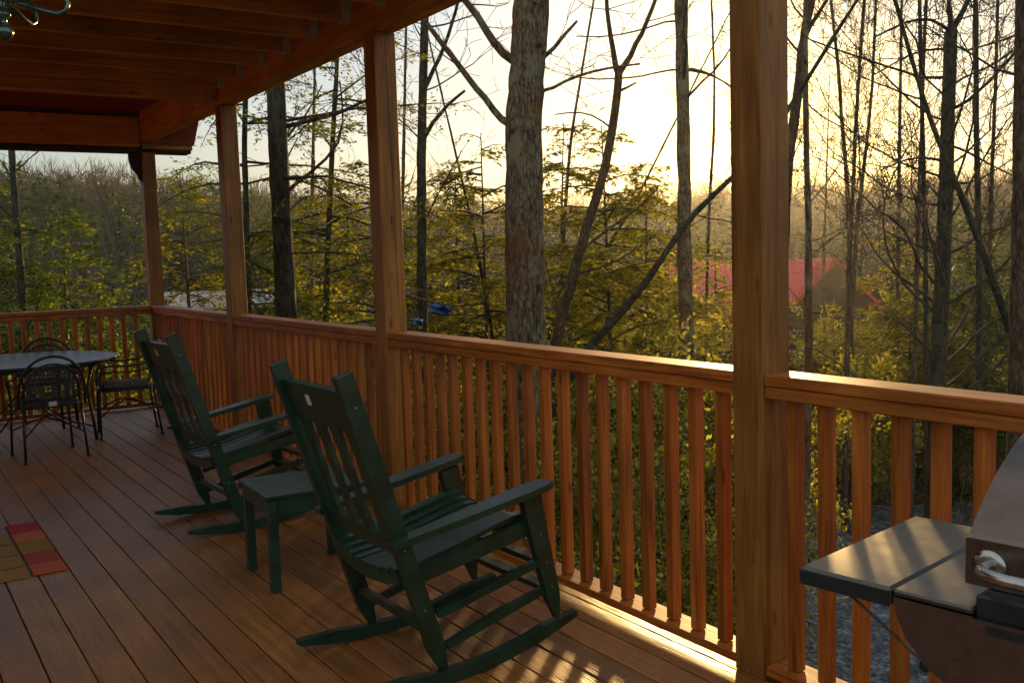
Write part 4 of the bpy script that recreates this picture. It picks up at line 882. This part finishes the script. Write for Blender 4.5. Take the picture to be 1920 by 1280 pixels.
thin = [(34, [(1548, 380), (1546, 440), (1544, 510), (1546, 580)], 4, 6, 'twiggy bare tree screening the cabin gable'),
        (33, [(1615, 380), (1618, 450), (1612, 520), (1610, 590)], 4, 6, 'twiggy bare tree at the right eave of the cabin'),
        (18, [(1622, -20), (1612, 120), (1604, 240), (1600, 350), (1592, 470), (1590, 540)], 6, 9, 'slim bare tree over the cabin ridge, third stem right of the nearest post'),
        (20, [(1558, 0), (1572, 130), (1580, 250), (1588, 330), (1592, 430)], 6, 9, 'wavering slim bare tree rising over the cabin gable'),
        (16, [(1724, -20), (1726, 120), (1730, 240), (1732, 360), (1735, 480)], 7, 9, 'thin upright stem left of the mossy forked trunk'),
        (17, [(1738, -20), (1734, 60), (1730, 150), (1728, 260), (1722, 400)], 6, 8, 'thin stem crossing the upright one left of the mossy trunk'),
        (15, [(1829, -20), (1830, 120), (1831, 260), (1834, 380), (1836, 560)], 9, 11, 'straight slim stem right of the mossy forked trunk'),
        (22, [(1640, 60), (1636, 160), (1626, 260), (1612, 380), (1604, 460)], 5, 8, 'faint slim tree leaning left over the red roof'),
        (24, [(1690, 40), (1688, 180), (1686, 320), (1684, 460)], 5, 7, 'faint upright tree halfway between cabin and mossy trunk'),
        (21, [(1870, 30), (1866, 180), (1860, 320), (1856, 470)], 6, 8, 'faint slim tree between the straight stem and the right edge'),
        (19, [(1335, 30), (1340, 150), (1338, 260), (1330, 380)], 4, 6, 'twiggy thin tree between the slim grey trunk and the nearest post'),
        (17, [(1085, 170), (1070, 260), (1062, 360), (1055, 480)], 5, 8, 'twiggy stem right behind the thick pale trunk'),
        (15, [(842, 235), (862, 320), (885, 420), (905, 520), (925, 640)], 4, 7, 'whip thin sapling leaning toward the thick pale trunk'),
        (25, [(760, 120), (758, 220), (756, 330), (752, 430)], 5, 8, 'twiggy tree hard right of the second post'),
        (26, [(590, 140), (588, 240), (586, 340), (584, 450)], 5, 8, 'twiggy slim tree right of the dark hemlock trunk'),
        (16, [(1230, 300), (1180, 400), (1120, 490), (1040, 600), (1010, 680)], 4, 8, 'thin leaning stem slanting up from behind the thick pale trunk')]
for D, path, w0, w1, lab in thin:
    traced('young_tree', lab, D, path, w0, w1, 'bark_brown' if D > 16 else 'bark_dark', tlv=3 if lab.startswith(('slim bare tree over', 'thin upright', 'straight slim', 'wavering')) else 2, twigs=36 if path[0][0] > 1500 else 16, tl=2.5 if path[0][0] > 1500 else 1.7, tr=(0.35, 1.0), group=GB, dens=1.9 if path[0][0] > 1500 else 1.4)

# --- hemlocks and shrubs below the deck
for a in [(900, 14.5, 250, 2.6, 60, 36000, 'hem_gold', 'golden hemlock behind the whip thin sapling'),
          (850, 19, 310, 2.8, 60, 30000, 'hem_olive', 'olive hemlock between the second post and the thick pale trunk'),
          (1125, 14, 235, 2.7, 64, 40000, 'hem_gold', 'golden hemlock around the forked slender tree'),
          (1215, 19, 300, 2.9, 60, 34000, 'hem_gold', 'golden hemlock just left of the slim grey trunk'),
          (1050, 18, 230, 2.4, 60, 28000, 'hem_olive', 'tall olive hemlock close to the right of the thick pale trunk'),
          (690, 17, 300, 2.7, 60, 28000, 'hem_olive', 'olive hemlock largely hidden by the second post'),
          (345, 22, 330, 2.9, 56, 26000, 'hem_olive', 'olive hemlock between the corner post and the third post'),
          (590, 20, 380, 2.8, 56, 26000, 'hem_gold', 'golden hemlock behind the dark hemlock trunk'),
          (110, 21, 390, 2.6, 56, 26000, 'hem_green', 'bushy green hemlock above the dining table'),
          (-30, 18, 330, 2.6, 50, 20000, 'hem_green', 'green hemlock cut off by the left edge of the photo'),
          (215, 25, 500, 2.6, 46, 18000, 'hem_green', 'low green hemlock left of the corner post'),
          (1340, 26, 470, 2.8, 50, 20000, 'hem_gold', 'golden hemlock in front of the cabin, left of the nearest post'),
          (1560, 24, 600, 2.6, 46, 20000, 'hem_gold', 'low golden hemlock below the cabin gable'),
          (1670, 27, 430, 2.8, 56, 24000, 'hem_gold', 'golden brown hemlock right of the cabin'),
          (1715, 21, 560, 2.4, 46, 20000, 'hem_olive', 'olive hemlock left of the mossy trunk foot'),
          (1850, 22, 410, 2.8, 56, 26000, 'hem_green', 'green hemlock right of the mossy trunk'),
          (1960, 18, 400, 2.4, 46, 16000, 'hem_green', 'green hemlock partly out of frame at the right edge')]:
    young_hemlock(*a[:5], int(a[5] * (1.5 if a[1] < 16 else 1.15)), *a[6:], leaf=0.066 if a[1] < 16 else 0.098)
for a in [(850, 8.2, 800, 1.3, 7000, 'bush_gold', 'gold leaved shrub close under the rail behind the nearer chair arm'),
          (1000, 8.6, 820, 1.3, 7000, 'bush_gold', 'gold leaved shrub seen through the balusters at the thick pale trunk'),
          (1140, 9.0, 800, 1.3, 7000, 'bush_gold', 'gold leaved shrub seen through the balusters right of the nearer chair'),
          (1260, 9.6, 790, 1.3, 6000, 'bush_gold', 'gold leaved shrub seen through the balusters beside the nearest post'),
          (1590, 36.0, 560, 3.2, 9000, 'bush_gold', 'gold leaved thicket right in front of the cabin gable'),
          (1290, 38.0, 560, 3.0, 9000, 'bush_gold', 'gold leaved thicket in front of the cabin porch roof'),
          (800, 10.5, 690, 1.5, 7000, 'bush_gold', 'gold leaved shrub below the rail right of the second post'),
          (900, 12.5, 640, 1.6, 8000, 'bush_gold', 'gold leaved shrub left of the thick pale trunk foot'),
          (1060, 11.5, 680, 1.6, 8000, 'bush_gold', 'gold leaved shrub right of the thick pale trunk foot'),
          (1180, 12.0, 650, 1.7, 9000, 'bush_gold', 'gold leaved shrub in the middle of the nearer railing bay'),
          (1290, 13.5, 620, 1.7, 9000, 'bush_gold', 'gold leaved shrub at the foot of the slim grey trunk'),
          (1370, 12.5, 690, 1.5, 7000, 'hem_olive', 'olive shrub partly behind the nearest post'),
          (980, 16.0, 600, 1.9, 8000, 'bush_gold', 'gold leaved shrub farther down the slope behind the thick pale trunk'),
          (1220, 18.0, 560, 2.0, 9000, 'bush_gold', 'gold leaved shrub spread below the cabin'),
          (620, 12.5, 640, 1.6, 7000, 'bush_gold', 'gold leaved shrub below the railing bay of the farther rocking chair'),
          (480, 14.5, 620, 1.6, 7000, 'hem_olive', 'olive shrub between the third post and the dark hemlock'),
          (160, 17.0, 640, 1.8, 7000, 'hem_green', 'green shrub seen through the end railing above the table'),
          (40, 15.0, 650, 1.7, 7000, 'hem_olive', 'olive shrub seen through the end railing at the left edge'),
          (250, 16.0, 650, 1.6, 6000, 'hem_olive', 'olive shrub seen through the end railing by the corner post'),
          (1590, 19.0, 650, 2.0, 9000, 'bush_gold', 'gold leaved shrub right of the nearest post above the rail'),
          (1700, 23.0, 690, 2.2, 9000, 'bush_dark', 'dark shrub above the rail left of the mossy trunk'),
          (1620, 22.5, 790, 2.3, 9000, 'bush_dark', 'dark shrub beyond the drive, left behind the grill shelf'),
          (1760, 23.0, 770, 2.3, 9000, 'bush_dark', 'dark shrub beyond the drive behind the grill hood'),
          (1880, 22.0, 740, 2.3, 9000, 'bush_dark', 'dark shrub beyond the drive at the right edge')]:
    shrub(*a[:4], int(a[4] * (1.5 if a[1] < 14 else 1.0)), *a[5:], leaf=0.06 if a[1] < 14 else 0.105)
for px, D, ty, lab in ((1600, 17.5, 800, 'bare pale twiggy bush seen under the rail beside the grill shelf'), (1690, 18.5, 770, 'bare pale twiggy bush seen under the rail above the grill shelf'), (1800, 17.0, 790, 'bare pale twiggy bush seen under the rail left of the grill hood')):
    g = gpt(px, D); root = empty('bare_bush', tuple(g)); tag(root, lab, 'bush', 'bare bushes by the drive'); acc = Tubes()
    for k in range(7):
        az = k * 2.4; grow(acc, g.copy(), np.array([math.cos(az) * .5, math.sin(az) * .5, 1.0]), (at(px, ty, D)[2] - g[2]) * nrg.uniform(.7, 1.1), 0.02, 2, 0.0, 1.5)
    acc.build('branches', M['bark_pale'], root)['kind'] = 'stuff'

# --- red roofed log cabin down the slope
M['red_roof'] = plain('red_metal_roof', (0.50, 0.022, 0.055), 0.45, 0.2, 0.12, 2.0)
M['log_wall'] = plain('dark_log_wall', (0.045, 0.027, 0.016), 0.85, 0, 0.3, 3.0, 0.2)
M['dark_glass'] = plain('dark_window_glass', (0.02, 0.025, 0.03), 0.08, 0, 0.1)
DC = 75.0
cc0 = at(1440, 540, DC); cab = empty('log_cabin', (cc0[0], cc0[1], float(ground_z(cc0[0], cc0[1])) - 0.2), -YAW - R(6)); tag(cab, 'log cabin with bright red metal roofs among the trees', 'cabin')
zc = cab.location.z; zr = at(1440, 489, DC)[2] - zc; ze = at(1440, 566, DC)[2] - zc
sx = DC / F_PX
xl, xr = (1262 - 1440) * sx, (1625 - 1440) * sx
def logs(x0, x1, y0, y1, z1):
    m = MB()
    for k in range(int(z1 / 0.32)):
        z = 0.16 + 0.32 * k
        m.tube([(x0 - .2, y0, z), (x1 + .2, y0, z)], 0.17, 8); m.tube([(x0, y0, z + .16), (x0, y1, z + .16)], 0.17, 8); m.tube([(x1, y0, z + .16), (x1, y1, z + .16)], 0.17, 8)
    return m
logs(xl + 0.6, xr - 0.8, 0.8, 8.2, ze + 0.1).build('wall', M['log_wall'], cab, True)
def slope(name, a, b, c, d, ribs, parent):
    """metal roof sheet a-b (ridge) c-d (eave) with standing ribs"""
    a, b, c, d = map(Vector, (a, b, c, d)); n = (b - a).cross(c - a).normalized(); n = n if n.z > 0 else -n
    m = MB().add([a, b, d, c, a - n * .12, b - n * .12, d - n * .12, c - n * .12], [(0, 1, 2, 3), (7, 6, 5, 4), (0, 4, 5, 1), (2, 6, 7, 3), (1, 5, 6, 2), (0, 3, 7, 4)])
    for k in range(ribs + 1):
        f = k / ribs; p = a.lerp(b, f) + n * .03; q = c.lerp(d, f) + n * .03; m.sweep([p, q], 0.09, 0.16, (b - a))
    return m.build(name, M['red_roof'], parent)
slope('roof', (xl, 4.5, zr), (xr - 1.6, 4.5, zr), (xl, -0.2, ze), (xr - 1.6, -0.2, ze), 22, cab); slope('roof', (xl, 4.56, zr), (xr - 1.6, 4.56, zr), (xl, 9.2, ze), (xr - 1.6, 9.2, ze), 22, cab)
gx0 = (1562 - 1440) * sx; gw = 3.4
slope('gable_roof', (gx0, -1.2, zr + .02), (gx0, 4.4, zr + .02), (gx0 - gw, -1.2, ze - .2), (gx0 - gw, 4.4, ze - .2), 9, cab); slope('gable_roof', (gx0 + .02, -1.2, zr + .02), (gx0 + .02, 4.4, zr + .02), (gx0 + gw, -1.2, ze - .9), (gx0 + gw, 4.4, ze - .9), 9, cab)
MB().prism([(gx0 - gw * .86, ze - .1), (gx0 + gw * .8, ze - .4), (gx0, zr - .35)], -0.75, -0.6, 1).build('gable_wall', M['log_wall'], cab)
for k, (x, z) in enumerate(((gx0 - 0.75, ze - 0.1), (gx0 + 0.75, ze - 0.1), (gx0 - 4.6, 2.6), (gx0 + 0.6, 2.6), (gx0 - 9.5, 2.6))):
    f = MB().box(x - .55, x + .55, (-0.86 if k < 2 else 0.55), (-0.76 if k < 2 else 0.62), z, z + 1.2).build('window', M['dark_wood'], cab); MB().box(x - .45, x + .45, (-0.885 if k < 2 else 0.525), (-0.865 if k < 2 else 0.545), z + .1, z + 1.1).build('pane', M['dark_glass'], f)
px0 = (1338 - 1440) * sx
slope('porch_roof', (px0 - 1.6, 0.4, at(1440, 530, DC)[2] - zc), (px0 + 1.5, 0.4, at(1440, 530, DC)[2] - zc), (px0 - 1.2, -3.2, at(1440, 584, DC)[2] - zc), (px0 + 2.0, -3.2, at(1440, 584, DC)[2] - zc), 7, cab)
for x in (px0 - 1.0, px0 + 1.7): MB().box(x - .12, x + .12, -3.0, -2.76, 0, at(1440, 584, DC)[2] - zc - .1).build('porch_pillar', M['log_wall'], cab)
# --- grey roofed house in the hollow
M['grey_roof'] = plain('pale_grey_roof', (0.36, 0.33, 0.31), 0.6, 0, 0.2, 1.5)
DG = 95.0
g0 = at(385, 560, DG); hs = empty('grey_house', (g0[0], g0[1], float(ground_z(g0[0], g0[1])) - 0.2), -YAW + R(10)); tag(hs, 'low house with pale grey roof in the hollow beyond the corner post', 'house')
zt = at(385, 545, DG)[2] - hs.location.z; zl = at(385, 574, DG)[2] - hs.location.z
MB().add([(-4.0, 0, zt), (6, 0, zt), (7.5, -4.2, zl), (-2.6, -4.2, zl), (-4.0, 0, zt - .15), (6, 0, zt - .15), (7.5, -4.2, zl - .15), (-2.6, -4.2, zl - .15)], [(0, 1, 2, 3), (7, 6, 5, 4), (0, 4, 5, 1), (2, 6, 7, 3), (1, 5, 6, 2), (0, 3, 7, 4)]).build('roof', M['grey_roof'], hs)
MB().box(-3.4, 6.4, -3.6, -0.1, 0, zl - .1).build('wall', M['log_wall'], hs); MB().box(-1, 0.2, -3.68, -3.61, 1.2, 2.4).build('window', M['dark_glass'], hs)
# --- scrap of blue sheet caught on a pale branch of the slim trunk by the second post
M['tarp'] = plain('blue_sheet', (0.015, 0.11, 0.34), 0.4, 0, 0.25, 6.0, 0.5)
def scrap(px, py, D, w_, h_, label):
    c = at(px, py, D); m = MB(); NX, NY = 12, 9
    for i in range(NX + 1):
        for j in range(NY + 1):
            u_, v_ = i / NX - .5, j / NY - .5; rag = 1 - 0.35 * abs(math.sin(i * 1.9 + j * .7))
            m.v.append(((u_ + .08 * math.sin(j * 1.3)) * w_, 0.07 * math.sin(u_ * 9 + v_ * 4) + .05 * math.cos(v_ * 11), v_ * h_ * (rag if v_ < 0 else 1) - 0.25 * h_ * abs(u_)))
    for i in range(NX):
        for j in range(NY): k = i * (NY + 1) + j; m.f.append((k, k + 1, k + NY + 2, k + NY + 1))
    o = m.build('plastic_sheet', M['tarp'], None, True, tuple(c)); o.rotation_euler = (0, R(8), -YAW); sm = o.modifiers.new('thickness', 'SOLIDIFY'); sm.thickness = 0.004
    return tag(o, label, 'sheet', 'blue sheet caught in the branches')
scrap(826, 580, 11.7, 0.26, 0.16, 'larger scrap of bright blue sheet hanging on a branch by the second post')
scrap(784, 604, 11.9, 0.12, 0.10, 'smaller scrap of bright blue sheet beside the second post')
brr = empty('broken_branch', tuple(at(770, 560, 11.75))); tag(brr, 'pale broken branch holding the blue sheet', 'branch'); T = Tubes()
for path, w_ in (([(755, 552), (795, 562), (830, 570), (862, 582), (885, 612)], 7), ([(835, 570), (866, 574), (900, 590)], 4), ([(770, 560), (782, 580), (786, 604)], 3)):
    LP = [at(x, y, 11.65) for x, y in path]; Q, r = resample(LP, np.linspace(w_ / F_PX * 5.8, w_ / F_PX * 2.4, len(LP)), 0.06, 0.006); T.add(Q, r, 6)
T.build('wood', M['bark_pale'], brr)
# --- woods on the far slopes: too many to count
def far_woods():
    n = 5200
    az = YAW + nrg.uniform(R(-42), R(42), n); r_ = np.sqrt(nrg.uniform(58 ** 2, 285 ** 2, n))
    x = CAM[0] + r_ * np.sin(az); y = CAM[1] + r_ * np.cos(az)
    keep = np.ones(n, bool)
    for q_, rad, dn in ((cab.location, 13, 30), (hs.location, 9, 40)):
        d = np.hypot(x - q_[0], y - q_[1]); keep &= d > rad
        a0 = math.atan2(q_[0] - CAM[0], q_[1] - CAM[1]); r0 = math.hypot(q_[0] - CAM[0], q_[1] - CAM[1])
        keep &= ~((np.abs(az - a0) < (rad * 0.8) / r0) & (r_ < r0))
    x, y, r_, az = x[keep], y[keep], r_[keep], az[keep]; z = ground_z(x, y); n = len(x)
    patch = np.sin(x * 0.045 + 1.3) * np.cos(y * 0.038) + nrg.normal(0, 0.45, n)
    rel_ = np.degrees(az - YAW); con = (patch > np.where(rel_ < -12, -0.55, 0.0)) & (r_ < np.where(rel_ < -12, 190, 130)); bare = ~con
    # conifers
    def cone(ix, K, hmin, hmax, sp, lo, name, mat, size, label, shape):
        m = len(ix); h = nrg.uniform(hmin, hmax, m); w = h * nrg.uniform(*sp, m)
        f = nrg.uniform(lo, 1.0, (m, K)); an = nrg.uniform(0, 2 * math.pi, (m, K)); q_ = np.sqrt(nrg.uniform(0.15, 1, (m, K)))
        prof = (1 - f) ** 0.8 if shape == 'cone' else np.sqrt(np.clip(1 - ((f - lo) / (1 - lo) * 1.7 - 0.75) ** 2, 0.02, 1))
        rad = w[:, None] * prof * q_
        C = np.stack([x[ix][:, None] + rad * np.cos(an), y[ix][:, None] + rad * np.sin(an), z[ix][:, None] + h[:, None] * f], -1).reshape(-1, 3)
        A = np.stack([np.cos(an), np.sin(an), nrg.normal(-0.3 if shape == 'cone' else 0.3, 0.35, (m, K))], -1).reshape(-1, 3); N = unit(nrg.normal(0, 0.6, (m * K, 3)) + np.array([0, 0, 1.0]))
        l = size * nrg.uniform(0.6, 1.4, m * K) * np.repeat(np.clip(r_[ix] / 150, 0.5, 1.5), K); V, F = diamonds(C, A, N, l, l * 0.42)
        tag(link(name, np_mesh(name, V, F, mat)), label, None, None, 'stuff')
    cone(np.where(con)[0], 115, 5, 15, (0.20, 0.34), 0.04, 'conifer_forest', M['far_conifer'], 1.05, 'dark conifer woods on the far slopes', 'cone')
    ib = np.where(bare)[0]
    ib1 = ib[nrg.random(len(ib)) < 0.55]
    cone(ib1, 60, 6, 12, (0.26, 0.38), 0.25, 'brown_forest', M['far_brown'], 0.8, 'olive brown leafless woods on the far slopes', 'round')
    # leafless crowns: upward fans of fine branches
    m = len(ib); K = 34; h = nrg.uniform(7, 17, m)
    f = nrg.uniform(0.25, 0.8, (m, K)); an = nrg.uniform(0, 2 * math.pi, (m, K)); L = h[:, None] * nrg.uniform(0.14, 0.34, (m, K)) * (1.15 - f * .6)
    sp = nrg.uniform(0.25, 0.75, (m, K)); d = np.stack([np.cos(an) * sp, np.sin(an) * sp, np.ones((m, K)) * 0.9], -1); d = unit(d)
    st = np.stack([np.repeat(x[ib][:, None], K, 1), np.repeat(y[ib][:, None], K, 1), z[ib][:, None] + h[:, None] * f], -1)
    st[..., :2] += (d[..., :2] * (L * nrg.uniform(0, .6, (m, K)))[..., None]); 
    C = (st + d * L[..., None] * .5).reshape(-1, 3); V, F = diamonds(C, d.reshape(-1, 3), np.repeat(CAM[None] - 0, len(C), 0) - C, L.reshape(-1), 0.055 + 0.05 * nrg.random(len(C)))
    C2 = np.stack([x[ib], y[ib], z[ib] + h * .42], -1); V2, F2 = diamonds(C2, np.stack([nrg.normal(0, .04, m), nrg.normal(0, .04, m), np.ones(m)], -1), CAM[None] - C2, h * .9, np.full(m, 0.30))
    V = np.concatenate([V, V2]); F = np.concatenate([F, F2 + len(V) - len(V2)])
    tag(link('bare_woods', np_mesh('bare_woods', V, F, M['far_twig'])), 'leafless grey treetops along the ridges', None, None, 'stuff')
far_woods()
# --- fallen leaves on the slope in view
n = 40000
D_ = nrg.uniform(7, 24, n); px = nrg.uniform(-300, 2300, n); p = CAM[None] + (CF[None] + CR[None] * ((px - 960) / F_PX)[:, None]) * D_[:, None]
C = np.stack([p[:, 0], p[:, 1], ground_z(p[:, 0], p[:, 1]) + nrg.uniform(0.0, 0.06, n)], 1); A = unit(nrg.normal(0, 1, (n, 3)) * np.array([1, 1, .25])); N = unit(nrg.normal(0, .4, (n, 3)) + np.array([0, 0, 1.0]))
dl = np.array([left[3][0], left[3][1]])
V, F = diamonds(C, A, N, nrg.uniform(.06, .13, n), nrg.uniform(.04, .07, n))
M['litter'] = leafmat('leaf_litter', [(0.2, (0.05, 0.032, 0.012)), (0.5, (0.14, 0.09, 0.03)), (0.85, (0.28, 0.20, 0.085))], 0.3)
def on_drive(c):
    # inside the drive quad (px space of the ground plane)
    d = c - CAM; zf = d @ CF; u_ = 960 + F_PX * (d @ CR) / zf; v_ = 640 - F_PX * (d @ CU) / zf
    edge = np.interp(v_, [950, 985, 1060, 1150, 1290, 1480], [1500, 1400, 1300, 1262, 1215, 1100]); return (u_ > edge) & (v_ > 945)
k = ~on_drive(C) | (nrg.random(n) < 0.03)
F = np.arange(k.sum() * 4).reshape(-1, 4); V = V.reshape(-1, 4, 3)[k].reshape(-1, 3)
tag(link('leaf_litter', np_mesh('leaf_litter', V, F, M['litter'])), 'fallen leaves lying on the slope below the deck', None, None, 'stuff')

# ------------------------------------------------------------------ evening haze in the valley
hz = MB().box(-420, 420, -420, 420, -14, 45).build('haze', None)
hm_ = bpy.data.materials.new('valley_haze'); hm_.use_nodes = True; ht = hm_.node_tree; ht.nodes.clear()
hv = ht.nodes.new('ShaderNodeVolumePrincipled'); hv.inputs['Color'].default_value = (0.9, 0.9, 0.88, 1); hv.inputs['Density'].default_value = 0.0002; hv.inputs['Anisotropy'].default_value = 0.8
hof = ht.nodes.new('ShaderNodeOutputMaterial'); ht.links.new(hv.outputs[0], hof.inputs['Volume'])
hz.data.materials.append(hm_); tag(hz, 'thin evening haze over the valley', None, None, 'stuff')
